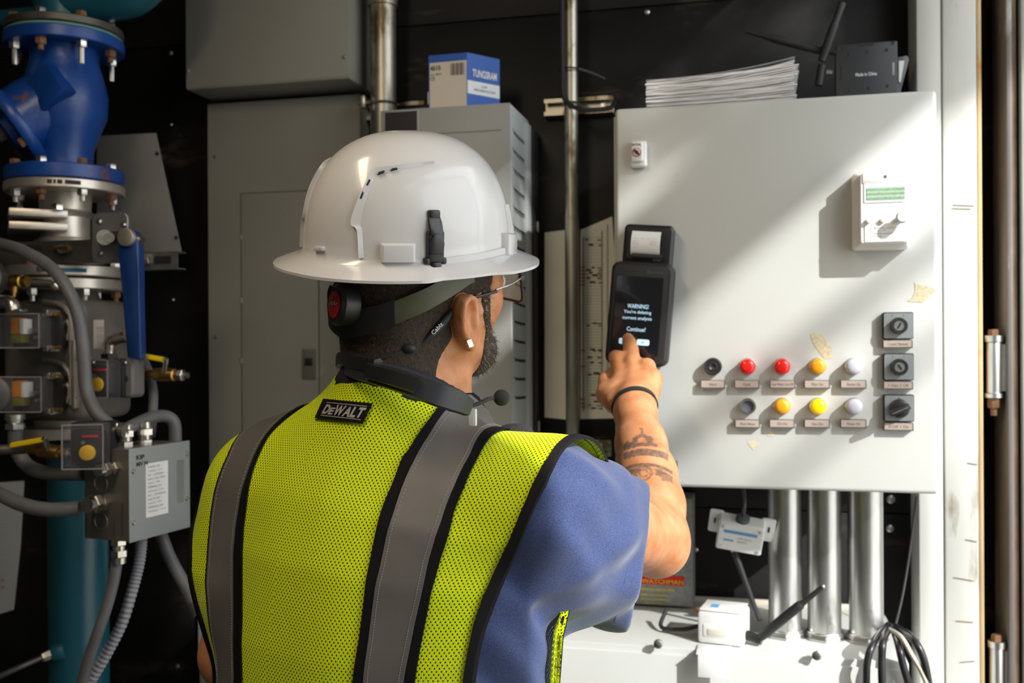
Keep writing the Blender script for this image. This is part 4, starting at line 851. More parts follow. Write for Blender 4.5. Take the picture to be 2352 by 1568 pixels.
for v in (.62, .20): MB().torus(js(.62, v)+nl2*.0003, nl2, .0135, .0016, 24, 6).build('knockout', m_jl, jb)
for u, z0_, z1_ in ((.12, .06, .42), (.30, .02, .22)): MB().prism([js(u, z0_)+nl2*.0002, js(u+.05, z0_)+nl2*.0002, js(u+.05, z1_)+nl2*.0002, js(u, z1_)+nl2*.0002], nl2*.0003).build('stain', mat('dark_stain', (.09, .06, .055), .6), jb)
def fitting(a, d, r=.013, nm='conduit_fitting', parent=jb):
    d = V(d).normalized(); MB().hexa(a, d, r*1.15, .009).lathe(a+d*.009, d, [(0, r*.9), (.008, r*.9)], 20).hexa(a+d*.017, d, r*1.25, .012).lathe(a+d*.029, d, [(0, r*1.02), (.010, r*.98)], 20).build(nm, m_fit, parent)
fitting(js(.55, .42), nl2, .0135); fitting(js(.3, .80), nl2, .010)
fitting(o_+el*.3+er*.05-ZUP*.0, -ZUP, .0115); fitting(o_+er*.3+el*.5+ZUP*hJ, ZUP, .0125); fitting(o_+er*.55+el*.4+ZUP*hJ, ZUP, .0115)
def flex(nm, lab, pts, r, m=None, ribs=None, k=8):
    o = MB().tube([W(*p) for p in pts], r, 12, k, ribs=ribs).build(nm, m or m_flex); tag(o, lab, 'conduit'); return o
flex('flexible_conduit', 'grey flexible conduit arcing over the gas valve from the left edge down', [(-420, 640, 2.14), (-300, 600, 1.95), (-140, 560, 1.68), (-40, 554, 1.60), (0, 560, 1.58), (55, 578, 1.54), (125, 622, 1.51), (172, 700, 1.50), (190, 790, 1.50), (198, 890, 1.50), (220, 945, 1.49), (262, 985, 1.50)], .0112)
flex('flexible_conduit', 'grey flexible conduit looping over the top of the junction box', [(280, 992, 1.50), (310, 975, 1.54), (350, 958, 1.58), (382, 956, 1.61), (400, 972, 1.62), (403, 1012, 1.625)], .0112)
flex('flexible_conduit', 'grey flexible conduit rising behind the lever beside the yellow handled valve', [(322, 812, 1.72), (340, 850, 1.70), (352, 900, 1.68), (350, 960, 1.65), (346, 998, 1.61)], .0085)
flex('flexible_conduit', 'grey flexible conduit bending right under the lower actuator into the pressure switch', [(35, 985, 1.52), (38, 1030, 1.52), (62, 1068, 1.52), (105, 1085, 1.50), (196, 1088, 1.49)], .0125)
flex('flexible_conduit', 'grey flexible conduit from the left edge into junction box side', [(-420, 1000, 2.14), (-300, 1040, 1.85), (-130, 1080, 1.50), (-30, 1120, 1.44), (0, 1135, 1.43), (50, 1158, 1.42), (110, 1170, 1.425), (184, 1167, 1.44)], .0120)
flex('flexible_conduit', 'thin smooth grey conduit hanging from the junction box corner', [(270, 1268, 1.48), (264, 1320, 1.47), (246, 1390, 1.46), (222, 1460, 1.45), (198, 1530, 1.45), (180, 1620, 1.45)], .0095)
flex('flexible_conduit', 'ribbed pale grey conduit hanging below the junction box', [(326, 1232, 1.54), (320, 1290, 1.53), (305, 1350, 1.52), (280, 1430, 1.51), (245, 1500, 1.50), (205, 1570, 1.49), (180, 1640, 1.49)], .0095, mat('ribbed_grey', (.30, .30, .33), .5), .09, 14)
flex('flexible_conduit', 'grey flexible conduit slanting right from the junction box bottom', [(368, 1222, 1.60), (390, 1280, 1.60), (425, 1345, 1.60), (448, 1392, 1.60)], .0110)
o = MB().tube([W(442, 1385, 1.60), W(455, 1410, 1.60)], .014, 12, 0).build('conduit_end', m_dkst); tag(o, 'dark fitting at the lower end of the slanting conduit', 'fitting')
for (a, b, r, lab) in ((W(35, 985, 1.52), W(34, 950, 1.52), .017, 'chrome conduit fitting under the lower actuator'), (W(262, 985, 1.50), W(292, 990, 1.50), .014, 'chrome conduit coupling above the junction box')):
    t = thing('conduit_coupling', lab, 'fitting', a); d = (b-a).normalized(); L2 = (b-a).length
    MB().hexa(a, d, r, L2*.4).build('nut', m_fit, t); MB().lathe(a+d*L2*.4, d, [(0, r*.8), (L2*.2, r*.8), (L2*.22, r*1.0), (L2*.55, r*1.0)], 16).build('ferrule', m_fit, t)
# ball valves
def ballvalve(lab, a, b, gx0, gx1, tip):
    t = thing('ball_valve', lab, 'valve', a); d = (b-a).normalized(); L2 = (b-a).length
    MB().lathe(a, d, [(0, .008), (L2*.25, .008), (L2*.28, .012), (L2*.45, .013), (L2*.7, .012), (L2*.72, .009), (L2*.8, .009)], 16).build('valve_body', m_brass, t)
    MB().hexa(a+d*L2*.8, d, .011, L2*.1).cyl(a+d*L2*.9, b, .006).build('end_plug', m_fit, t)
    m_ = (gx0*.35+gx1*.65) if False else gx1
    MB().tube([a+d*L2*.55+V((0, -.012, .004)), gx1+V((.003, 0, 0)), gx1], .0045, 8, 4).build('handle_arm', m_fit, t)
    MB().tube([gx1, gx0], .0058, 10, 0, flat=.55).build('handle_grip', m_hand, t)
    return t
ballvalve('small brass ball valve with yellow handle right of the blue lever', W(328, 858, 1.66), W(432, 862, 1.66), W(324, 816, 1.63), W(378, 826, 1.63), None)
ballvalve('small brass ball valve with yellow handle at the left edge above the bent conduit', W(60, 1030, 1.47), W(172, 1044, 1.47), W(26, 1022, 1.45), W(100, 1009, 1.45), None)
o = MB().tube([W(-420, 1080, 2.14), W(-250, 1065, 1.8), W(-60, 1038, 1.47), W(58, 1030, 1.47)], .009, 12, 6).build('gas_pipe', m_dkst); tag(o, 'short dark iron pipe feeding the left ball valve', 'pipe')
# gauge, brass tee and hand wheel at the picture edge
gg = thing('pressure_gauge', 'round pressure gauge cut off by the left picture edge', 'gauge', W(-22, 640, 1.55))
q = W(-26, 640, 1.55); MB().lathe(q, (.25, -1, 0), [(0, .036), (.025, .036), (.028, .033), (.027, .031)], 32, cap=False).build('case', m_dkst, gg); MB().lathe(q, (.25, -1, 0), [(.0, .034), (.022, .032)], 32).build('dial', m_paper, gg)
MB().lathe(W(14, 646, 1.57), (1, 0, -.02), [(0, .010), (.018, .011), (.020, .013), (.034, .013), (.036, .010), (.046, .010)], 16).build('brass_stem', m_brass, gg)
MB().cyl(W(33, 658, 1.56), W(32, 672, 1.56), .006).cyl(W(32, 672, 1.56), W(31, 682, 1.56), .004).build('bleed_screw', m_brass, gg)
MB().tube([W(58, 648, 1.60), W(120, 652, 1.62)], .008, 12, 0).build('nipple', m_dkst, gg); MB().ball(W(127, 656, 1.60), .009, 12).build('end_cap', m_fit, gg)
o = MB().tube([W(-25, 694, 1.52), W(5, 692, 1.52), W(25, 697, 1.52), W(32, 715, 1.52)], .012, 14, 6).build('elbow_fitting', m_fit); tag(o, 'chrome elbow fitting above the upper clear actuator', 'fitting')
MB_ = MB().box(*W(14, 716, 1.51), *(W(46, 709, 1.51)+V((0, .02, 0))), .002).build('elbow_lip', m_fit, o, origin=(0, 0, 0))
hw = thing('hand_wheel', 'grey round knob at the left edge beside the lower actuator', 'knob', W(0, 945, 1.56)); q = W(-12, 905, 1.56)
MB().lathe(q, (.3, -1, .05), [(0, .028), (.006, .034), (.016, .034), (.020, .028), (.021, .012)], 32).build('wheel', mat('wheel_grey', (.12, .12, .12), .5, .4), hw); MB().hexa(q+V((.3, -1, .05)).normalized()*.021, (.3, -1, .05), .010, .008).build('wheel_nut', m_fit, hw)
# lower teal pipe
lp = thing('teal_pipe', 'thick teal painted gas pipe running down to the floor at the left', 'pipe', (W(181, 1300, YG).x, YG, .001))
px_ = W(181, 1300, YG).x; MB().lathe((px_, YG, .001), ZUP, [(0, .057), (gz(1010)-.001, .057)], 36).build('tube', m_teal, lp)
q = W(140, 1492, YG-.05); MB().cyl(q+V((.01, 0, .0)), q+V((-.012, -.008, -.004)), .017, bev=.003).build('boss', m_teal, lp)
o = MB().tube([q+V((-.010, -.01, -.003)), W(95, 1510, 1.66), W(0, 1552, 1.60), W(-120, 1610, 1.64), W(-230, 1670, 2.14)], .0055, 8, 4).build('impulse_line', m_dkst); tag(o, 'thin steel impulse tube running from the teal pipe boss to left', 'tube')
MB().hexa(W(125, 1497, 1.68), (W(95, 1510, 1.66)-W(125, 1497, 1.68)), .010, .024).build('compression_nut', m_fit, o, origin=(0, 0, 0))
# notice at the left edge
P = [W(px, py, YW-.004) for px, py in ((-60, 1112), (54, 1104), (46, 1250), (30, 1400), (-60, 1428))]
nt_ = thing('notice_sheet', 'white printed notice sheet at the lower left picture edge', 'notice', P[3]); MB().prism(P, (0, .0025, 0)).build('sheet', mat('notice_paper', (.50, .50, .48), .7), nt_)
x = MB(); xr2 = MB()
for k, py in enumerate((1172, 1180, 1202, 1210, 1218, 1226, 1234, 1242, 1262, 1270, 1282, 1290, 1300)): a = W(-40, py, YW-.0045); put_text(x, 'operating notes for the burner', a, (W(22-k, py, YW-.0045)-a), (0, 0, -.0035), .0004)
for py in (1328, 1344): a = W(-40, py, YW-.0045); put_text(xr2, 'CAUTION 08', a, (W(10, py, YW-.0045)-a), (0, 0, -.008), .0004, .02)
x.build('lettering', mat('grey_ink', (.30, .31, .34), .8), nt_); xr2.build('red_lettering', mat('red_ink', (.55, .12, .06), .8), nt_)
# white box low behind the worker's arm
a, b = W(456, 1393, 1.85), W(520, 1535, 1.85); zlow = b.z; b.z = .001
wb = thing('floor_box', 'grey floor box with a white cover, low behind the left arm of the man', 'box', ((a.x+b.x)/2, 1.9, b.z)); MB().box(a.x, 1.85, b.z, b.x+.1, 2.0, a.z, .004).build('box_body', m_gry, wb); MB().box(a.x+.001, 1.846, zlow, b.x+.098, 1.8497, a.z-.002, .001).build('cover', m_whitep, wb)
# ------------------------------------------------------------------ the worker: implicit surfaces turned into meshes
A3 = lambda v: np.array(tuple(v), dtype=np.float64)
def vlen(p): return np.sqrt((p*p).sum(-1))
def caps(p, a, b, r0, r1):
    a = A3(a); b = A3(b); ba = b-a; pa = p-a; t = np.clip((pa@ba)/(ba@ba), 0, 1); return vlen(pa-t[..., None]*ba)-(r0+(r1-r0)*t)
def ellip(p, c, fr_, rad):
    q = (p-A3(c))@fr_.T; rad = np.array(rad); k0 = vlen(q/rad); k1 = vlen(q/(rad*rad)); return k0*(k0-1)/np.maximum(k1, 1e-9)
def smin(a, b, k): h = np.maximum(k-np.abs(a-b), 0)/k; return np.minimum(a, b)-h*h*k*.25
def smax(a, b, k): return -smin(-a, -b, k)
def sdf_mesh(f, lo, hi, h, name, coarse=8, margin=1.6):
    lo = np.array(lo); hi = np.array(hi); n = np.ceil((hi-lo)/h/coarse).astype(int)*coarse+1; H = h*coarse
    nc = (n-1)//coarse
    g = np.stack(np.meshgrid(*[lo[i]+(np.arange(nc[i])+.5)*H for i in range(3)], indexing='ij'), -1)
    fc = f(g.reshape(-1, 3)).reshape(nc); near = np.abs(fc) < H*margin
    Dv = np.full(n, 1.0, dtype=np.float32)
    Dv[:-1, :-1, :-1] = np.repeat(np.repeat(np.repeat(np.where(fc < 0, -1, 1), coarse, 0), coarse, 1), coarse, 2)
    m = np.zeros(n, bool); m[:-1, :-1, :-1] = np.repeat(np.repeat(np.repeat(near, coarse, 0), coarse, 1), coarse, 2)
    for ax_ in range(3):
        s0 = [slice(None)]*3; s1 = [slice(None)]*3; s0[ax_] = slice(1, None); s1[ax_] = slice(None, -1); m2 = m.copy(); m2[tuple(s0)] |= m[tuple(s1)]; m = m2
    idx = np.argwhere(m); out = np.empty(len(idx), np.float32)
    for i in range(0, len(idx), 400000): out[i:i+400000] = f(lo+idx[i:i+400000]*h)
    Dv[m] = out
    S = (Dv < 0).astype(np.uint8); c = np.zeros(n-1, np.uint8)
    for a in (0, 1):
        for b in (0, 1):
            for d in (0, 1): c += S[a:n[0]-1+a, b:n[1]-1+b, d:n[2]-1+d]
    act = np.argwhere((c > 0) & (c < 8)); vid = np.full(n-1, -1, np.int32); vid[tuple(act.T)] = np.arange(len(act))
    P = np.zeros((len(act), 3)); cnt = np.zeros(len(act)); cor = [(a, b, d) for a in (0, 1) for b in (0, 1) for d in (0, 1)]
    val = {k: Dv[act[:, 0]+k[0], act[:, 1]+k[1], act[:, 2]+k[2]] for k in cor}
    for k in cor:
        for ax_ in range(3):
            if k[ax_] == 0:
                k2 = list(k); k2[ax_] = 1; k2 = tuple(k2); a, b = val[k], val[k2]; e = (a < 0) != (b < 0)
                t = np.where(e, a/np.where(e, a-b, 1), 0); q = np.array(k, float)+t[:, None]*np.eye(3)[ax_]; P[e] += q[e]; cnt[e] += 1
    vs = lo+(act+P/np.maximum(cnt, 1)[:, None])*h
    quads = []
    for ax_ in range(3):
        o1, o2 = (ax_+1) % 3, (ax_+2) % 3
        s0 = [slice(None)]*3; s1 = [slice(None)]*3; s0[ax_] = slice(0, -1); s1[ax_] = slice(1, None)
        e = np.argwhere(S[tuple(s0)] != S[tuple(s1)]); e = e[(e[:, o1] > 0) & (e[:, o2] > 0) & (e[:, o1] < n[o1]-1) & (e[:, o2] < n[o2]-1)]
        neg = S[tuple(e.T)] == 1; d1 = np.eye(3, dtype=int)[o1]; d2 = np.eye(3, dtype=int)[o2]
        q = np.stack([vid[tuple((e-d1-d2).T)], vid[tuple((e-d2).T)], vid[tuple(e.T)], vid[tuple((e-d1).T)]], -1)
        q[~neg] = q[~neg][:, ::-1]; quads.append(q)
    Q = np.concatenate(quads); Q = Q[(Q >= 0).all(1)]
    for it in range(2):       # light smoothing along the surface
        acc = np.zeros_like(vs); k = np.zeros(len(vs))
        for i in range(4):
            np.add.at(acc, Q[:, i], vs[Q[:, (i+1) % 4]]); np.add.at(k, Q[:, i], 1)
        vs = vs*.5+acc/np.maximum(k, 1)[:, None]*.5
    return vs, Q
def np_obj(vs, Q, name, material, parent=None, origin=(0, 0, 0)):
    me = bpy.data.meshes.new(name); me.vertices.add(len(vs)); me.vertices.foreach_set('co', (vs-np.array(origin)).astype(np.float32).ravel())
    me.loops.add(Q.size); me.loops.foreach_set('vertex_index', Q.astype(np.int32).ravel()); me.polygons.add(len(Q)); me.polygons.foreach_set('loop_start', np.arange(0, Q.size, 4, dtype=np.int32))
    me.update(calc_edges=True); me.validate(); me.shade_smooth(); me.materials.append(material)
    o = bpy.data.objects.new(name, me); COL.objects.link(o); o['_o'] = tuple(origin)
    if parent is not None: o.parent = parent
    return o
def hit(px, py, f, t0=.7, t1=1.6, off=0, n=260):
    """first point on the ray through a pixel where f < off"""
    d = A3(ray(px, py)); t = np.linspace(t0, t1, n); v = f(A3(CAM)+t[:, None]*d)-off; i = np.argmax(v < 0)
    if v[i] >= 0: i = int(np.argmin(v)); return A3(CAM)+t[i]*d
    a, b = t[max(i-1, 0)], t[i]
    for _ in range(20):
        m_ = (a+b)/2
        if f((A3(CAM)+m_*d)[None])[0]-off < 0: b = m_
        else: a = m_
    return A3(CAM)+b*d
F_, R_, Z_ = A3(FWD), A3(RT0), np.array([0, 0, 1.])
def DP(px, py, z): return A3(D(px, py, z))
# --- torso frame
TH = math.radians(31); tf = F_*math.cos(TH)+R_*math.sin(TH); tr_ = R_*math.cos(TH)-F_*math.sin(TH)
def Cz(z):
    z = np.asarray(z, float); k = (1.3425-z)/.2
    return A3(CAM)*[1, 1, 0]+np.multiply.outer(-.130-.0166*k, R_)+np.multiply.outer(1.145-.008*k, F_)+np.multiply.outer(z, Z_)
TZ = [.80, .92, 1.05, 1.18, 1.27, 1.335, 1.385, 1.425, 1.46]
TA = [.185, .190, .195, .200, .197, .182, .142, .088, .066]
TB = [.125, .130, .138, .140, .134, .118, .096, .084, .070]
def torso(p, ea=0, eb=0):
    z = p[..., 2]; s = (p-Cz(np.clip(z, .80, 1.475)))@tr_; z = z+np.clip((z-1.2)/.15, 0, 1)*np.clip(s, 0, .2)*.30; zc = np.clip(z, .80, 1.475); q = p-Cz(zc); s = q@tr_; d = q@tf
    a = np.interp(zc, TZ, TA)+ea; b = np.interp(zc, TZ, TB)+eb
    k = np.sqrt((s/a)**2+(d/b)**2+1e-9); r = (k-1)*np.minimum(a, b)*.92
    return np.maximum(r, np.maximum(.80-z, z-1.462))
LS = A3(CAM)*[1, 1, 0]+R_*-.290+F_*1.228+Z_*1.312
RS = DP(1266, 1170, 1.05)
LE = DP(548, 1500, 1.235); LW = LE+R_*.07+F_*.20+Z_*-.06
RE = DP(1500, 1238, 1.29)
NB = Cz(1.42); HC = DP(962, 648, 1.16)
# --- head frame
hu = Z_*math.cos(math.radians(11))-F_*math.sin(math.radians(11)); hy = math.radians(43); hf = F_*math.cos(hy)+R_*math.sin(hy); hf = hf-hu*(hf@hu); hf /= np.linalg.norm(hf); hr = np.cross(hf, hu)
HF = np.array([hf, hr, hu])
def HP(f, r, u): return HC+hf*f+hr*r+hu*u
def head(p, ears=True):
    q = (p-HC)@HF.T; qa = q.copy(); qa[..., 1] = np.abs(qa[..., 1]); I = np.eye(3); O0 = (0, 0, 0)
    E = lambda c, r: ellip(qa, c, I, r)
    d = E((-.006, 0, .032), (.097, .077, .094))
    d = smin(d, E((.028, 0, -.045), (.062, .060, .078)), .05)
    d = smin(d, caps(qa, (.004, .054, -.062), (.066, .026, -.090), .018, .017), .035)
    d = smin(d, E((.078, 0, -.094), (.020, .027, .019)), .03)
    d = smin(d, E((.052, .048, -.022), (.026, .020, .022)), .03)
    d = smin(d, caps(qa, (.082, -.03, .012), (.082, .034, .012), .013, .011), .02)
    d = smin(d, caps(qa, (.088, 0, .004), (.113, 0, -.036), .008, .011), .014)
    d = smin(d, E((.103, .010, -.040), (.010, .008, .007)), .008)
    d = smax(d, -E((.100, .033, -.004), (.014, .016, .010)), .012)
    d = smin(d, E((.091, .034, -.005), (.0125, .0125, .0125)), .004)
    d = smin(d, E((.093, 0, -.064), (.010, .024, .0055)), .008); d = smin(d, E((.091, 0, -.074), (.010, .021, .006)), .006)
    d = smin(d, E((-.055, .0, -.055), (.045, .050, .055)), .04)
    if not ears: return d
    # ears
    ea = math.radians(15); ef = np.array([math.cos(ea), -math.sin(ea), 0]); er_ = np.array([math.sin(ea), math.cos(ea), 0]); tl_ = math.radians(-12); eu = np.array([0, 0, 1.])*math.cos(tl_)+ef*math.sin(tl_); ef2 = ef*math.cos(tl_)-np.array([0, 0, 1.])*math.sin(tl_)
    FR = np.array([ef2, er_, eu]); EC = np.array([-.001, .0795, -.036]); pt = lambda x, y, z_: EC+ef2*x+er_*y+eu*z_
    e = ellip(qa, EC, FR, (.0190, .0155, .0310)); e = smax(e, (qa-pt(0, .0075, 0))@er_, .003)
    e = smax(e, -ellip(qa, pt(.002, .0115, .003), FR, (.0135, .0145, .0225)), .003)
    rim = [pt(.0165, .0045, .008), pt(.013, .0065, .0215), pt(.003, .0075, .0275), pt(-.009, .0070, .0235), pt(-.0155, .0065, .010), pt(-.0150, .006, -.008), pt(-.010, .005, -.020)]
    for a, b in zip(rim[:-1], rim[1:]): e = smin(e, caps(qa, a, b, .0032, .0032), .003)
    e = smin(e, ellip(qa, pt(-.001, .003, -.028), FR, (.0085, .0050, .0095)), .005)
    e = smin(e, caps(qa, pt(-.006, .004, .012), pt(-.0085, .0045, -.012), .0028, .0026), .004)
    e = smin(e, caps(qa, pt(.0145, .003, -.003), pt(.0115, .004, -.012), .0045, .0035), .004)
    d = smin(d, e, .007)
    # a small skin tag before the right ear
    d = smin(d, vlen(q-np.array([.026, .0745, -.030]))-.0045, .003)
    return d
# --- hand joints
HK = [DP(1419, 826, 1.622), DP(1453, 833, 1.604), DP(1485, 843, 1.590), DP(1500, 868, 1.572)]
HB = [DP(1434, 915, 1.556), DP(1454, 911, 1.538), DP(1470, 913, 1.535), DP(1482, 918, 1.535)]
def hand(p):
    d = None
    for i in range(4):
        c = caps(p, HB[i], HK[i], .0150, .0125); d = c if d is None else smin(d, c, .012)
    d = smin(d, caps(p, DP(1425, 900, 1.578), DP(1480, 885, 1.575), .019, .019), .016)
    d = smin(d, caps(p, DP(1492, 905, 1.55), DP(1496, 880, 1.57), .013, .013), .015)
    fing = [[HK[0], DP(1414, 820, 1.655), DP(1419, 846, 1.668), DP(1424, 862, 1.645)], [HK[1], DP(1449, 803, 1.640), DP(1445, 786, 1.667), DP(1442, 777, 1.682)],
            [HK[2], DP(1484, 838, 1.634), DP(1480, 862, 1.648), DP(1474, 872, 1.624)], [HK[3], DP(1500, 864, 1.612), DP(1495, 884, 1.624), DP(1487, 890, 1.604)]]
    rr_ = [(.0135, .0115, .0100, .0090), (.0135, .0125, .0112, .0098), (.0130, .0110, .0100, .0090), (.0125, .0098, .0088, .0078)]
    for fs_, r_ in zip(fing, rr_):
        e = None
        for k in range(3):
            c = caps(p, fs_[k], fs_[k+1], r_[k], r_[k+1]); e = c if e is None else smin(e, c, .003)
        d = smin(d, e, .007)
    for k in range(4): d = smin(d, vlen(p-(HK[k]+F_*-.0055+Z_*.002))-.0118, .006)
    th = [DP(1418, 922, 1.556), DP(1396, 904, 1.590), DP(1394, 874, 1.622), DP(1406, 858, 1.645)]; e = None
    for k, (a, b) in enumerate(((.0215, .0185), (.0165, .0135), (.0130, .0110))):
        c = caps(p, th[k], th[k+1], a, b); e = c if e is None else smin(e, c, .008)
    d = smin(d, e, .012)
    for i in (0, 1, 2): d = smin(d, caps(p, HB[i]-F_*.0125, HK[i]-F_*.0115, .003, .0042), .007)   # tendons
    return d
FA = [(RE, .043), (DP(1493, 1160, 1.345), .0435), (DP(1484, 1090, 1.40), .0400), (DP(1472, 1020, 1.455), .0340), (DP(1459, 945, 1.515), .0290), (DP(1457, 915, 1.538), .0280)]
def rarm(p):
    d = caps(p, RS, RE, .049, .043)
    for (a, ra), (b, rb) in zip(FA[:-1], FA[1:]): d = smin(d, caps(p, a, b, ra, rb), .02)
    d = smin(d, vlen(p-DP(1516, 1262, 1.30))-.030, .02)
    return d
def larm(p, e=0): return caps(p, LS, LE, .058+e, .045+e)
def neck(p):
    d = caps(p, HP(-.012, 0, -.05), NB+tf*.012, .060, .066)
    d = smin(d, caps(p, HP(-.045, 0, -.05), NB-tf*.025, .040, .055), .03)
    d = smin(d, caps(p, HP(-.002, .050, -.070), NB+tf*.06+tr_*.02, .013, .012), .02)
    return d
def body(p):
    d = smin(torso(p, -.014, -.014), caps(p, LS, RS, .05, .05), .05)
    d = smin(d, larm(p), .03); d = smin(d, caps(p, LE, LW, .043, .029), .02)
    lh = LW+(LW-LE)/np.linalg.norm(LW-LE)*.05; d = smin(d, caps(p, LW, lh, .030, .034), .02)
    dr = (LW-LE)/np.linalg.norm(LW-LE)
    for k in range(4): b0 = lh+R_*(-.024+.016*k)+dr*.01; d = smin(d, caps(p, b0, b0+dr*(.06+.012*(k in (1, 2)))+Z_*-.02, .0095, .0075), .006)
    d = smin(d, caps(p, LW+R_*.02, lh+R_*.045+dr*.01, .014, .010), .01)
    d = smin(d, neck(p), .04)
    d = smin(d, head(p), .012)
    d = smin(d, rarm(p), .025); d = smin(d, hand(p), .012)
    return d
BLO = np.array([-.72, .90, .78]); BHI = np.array([.16, 1.72, 1.80])
vs, Q = sdf_mesh(body, BLO, BHI, .0026, 'body')
# skin with a tattoo mask
def proj(P): q = P-A3(CAM); z = q@F_; return 1176+FPX*(q@A3(RT))/z, 784-FPX*(q@A3(UPV))/z, z
m_skin = bpy.data.materials.new('skin'); m_skin.use_nodes = True; nt = m_skin.node_tree; N = nt.nodes; Lk = nt.links; b = N['Principled BSDF']
b.inputs['Roughness'].default_value = .48; b.inputs['Subsurface Weight'].default_value = .12; b.inputs['Subsurface Radius'].default_value = (.010, .004, .002); b.inputs['Specular IOR Level'].default_value = .4
tc = N.new('ShaderNodeTexCoord'); n1 = N.new('ShaderNodeTexNoise'); n1.inputs['Scale'].default_value = 38; n1.inputs['Detail'].default_value = 5; Lk.new(tc.outputs['Object'], n1.inputs[0])
cr = N.new('ShaderNodeValToRGB'); cr.color_ramp.elements[0].color = (.45, .168, .064, 1); cr.color_ramp.elements[1].color = (.61, .285, .14, 1); cr.color_ramp.elements[0].position = .32; cr.color_ramp.elements[1].position = .68; Lk.new(n1.outputs[0], cr.inputs[0])
at = N.new('ShaderNodeAttribute'); at.attribute_name = 'ink'; n2 = N.new('ShaderNodeTexNoise'); n2.inputs['Scale'].default_value = 220; Lk.new(tc.outputs['Object'], n2.inputs[0])
r2 = N.new('ShaderNodeMapRange'); r2.inputs[1].default_value = .35; r2.inputs[2].default_value = .6; r2.inputs[3].default_value = .72; r2.inputs[4].default_value = 1; Lk.new(n2.outputs[0], r2.inputs[0])
mu = N.new('ShaderNodeMath'); mu.operation = 'MULTIPLY'; Lk.new(at.outputs['Fac'], mu.inputs[0]); Lk.new(r2.outputs[0], mu.inputs[1])
mx = N.new('ShaderNodeMix'); mx.data_type = 'RGBA'; Lk.new(mu.outputs[0], mx.inputs[0]); Lk.new(cr.outputs[0], mx.inputs[6]); mx.inputs[7].default_value = (.075, .066, .058, 1); Lk.new(mx.outputs[2], b.inputs['Base Color'])
bp = N.new('ShaderNodeBump'); bp.inputs['Strength'].default_value = .25; bp.inputs['Distance'].default_value = .0012; n3 = N.new('ShaderNodeTexNoise'); n3.inputs['Scale'].default_value = 320; Lk.new(tc.outputs['Object'], n3.inputs[0]); Lk.new(n3.outputs[0], bp.inputs['Height']); Lk.new(bp.outputs[0], b.inputs['Normal'])
PO = (float(Cz(1.0)[0]), float(Cz(1.0)[1]), 0.0)
person = np_obj(vs, Q, 'person', m_skin, None, PO); person.location = PO
tag(person, 'man in white hard hat and yellow safety vest pressing a touch screen', 'person')
px, py, z = proj(vs); ink = np.zeros(len(vs)); near = (z > 1.3) & (z < 1.56) & ((vs-A3(RE))@R_ > -.12)
def arc(y0, sag, th, x0, x1, k=1.0):
    u = (px-1482)/60; return (np.abs(py-(y0+sag*u*u))< th) & (px > x0) & (px < x1)
front = near.copy()
for y0, sag, th, x0, x1 in ((1020, 14, 4, 1432, 1510), (1038, 15, 8, 1432, 1535), (1066, 18, 4, 1428, 1545), (1078, 20, 6, 1436, 1470), (1080, 20, 7, 1505, 1545)): ink[front & arc(y0, sag, th, x0, x1)] = .85
wob = 3*np.sin(px*.35)+2*np.sin(py*.5)
blk = (np.hypot(px-1476, (py-1018)*1.25) < 27+wob*.6) & (py < 1016) & ~(np.hypot(px-1474, (py-1014)) < 10) | (np.abs(px-1474+wob*.3) < 4) & (py > 982) & (py < 1000) | (np.hypot((px-1446)/1.6, py-1022) < 9+wob*.5)
ink[front & blk] = .85
for cx_, cy_, rr_2 in ((1442, 1092, 9), (1530, 1098, 9), (1516, 1076, 6), (1452, 1104, 6)): ink[front & (np.hypot(px-cx_, py-cy_)+wob*.6 < rr_2)] = .65
ring = np.abs(np.hypot((px-1478)/1.25, py-1086)-15) < 2.2; ring |= np.abs(np.hypot((px-1478)/1.25, py-1086)-8) < 1.6; ink[front & ring] = .7
a = person.data.attributes.new('ink', 'FLOAT', 'POINT'); a.data.foreach_set('value', ink.astype(np.float32))
# --- hair and beard
def core(p): return smin(smin(smin(torso(p, -.014, -.014), caps(p, LS, RS, .05, .05), .05), neck(p), .04), head(p, False), .012)
def hairreg(p):
    q = (p-HC)@HF.T; f, r, u = q[..., 0], np.abs(q[..., 1]), q[..., 2]
    hl = np.interp(u, [-.16, -.12, -.100, -.082, -.062, -.048, -.02, .0, .03, .08], [-.050, -.052, -.048, -.034, -.018, -.010, -.004+.0, .050, .062, .058])
    return f-hl
def beardreg(p):
    q = (p-HC)@HF.T; f, r, u = q[..., 0], np.abs(q[..., 1]), q[..., 2]
    lo_ = np.interp(u, [-.13, -.11, -.095, -.08, -.07, -.055, -.03, -.005, .01], [.052, .046, .042, .038, .037, .039, .027, .026, .03])
    hi_ = np.interp(u, [-.13, -.078, -.070, -.058, -.045, -.03, -.015, .01], [.2, .2, .078, .060, .049, .045, .044, .050])
    return np.maximum(np.maximum(lo_-f, f-hi_), u-.008)
m_hair = mat('dark_hair', (.032, .019, .011), .6, var=.6, vscale=260, wear=(.085, .062, .042), wscale=240, wthr=.60, bump=.5, bscale=500, spec=.25)
m_beard = mat('grizzled_beard', (.050, .034, .024), .6, var=.6, vscale=300, wear=(.27, .20, .14), wscale=260, wthr=.56, bump=1.0, bscale=420, spec=.25)
hlo, hhi = HC-.16, HC+.16
hv, hq = sdf_mesh(lambda p: smax(core(p)-.0022, hairreg(p), .006), hlo, hhi, .0026, 'hair', margin=2.5); hair = np_obj(hv, hq, 'hair', m_hair, person, PO)
bv_, bq = sdf_mesh(lambda p: smax(core(p)-.0018, beardreg(p), .006), hlo, hhi, .0026, 'beard', margin=2.5); beard = np_obj(bv_, bq, 'beard', m_beard, person, PO)
rg = np.random.default_rng(5)
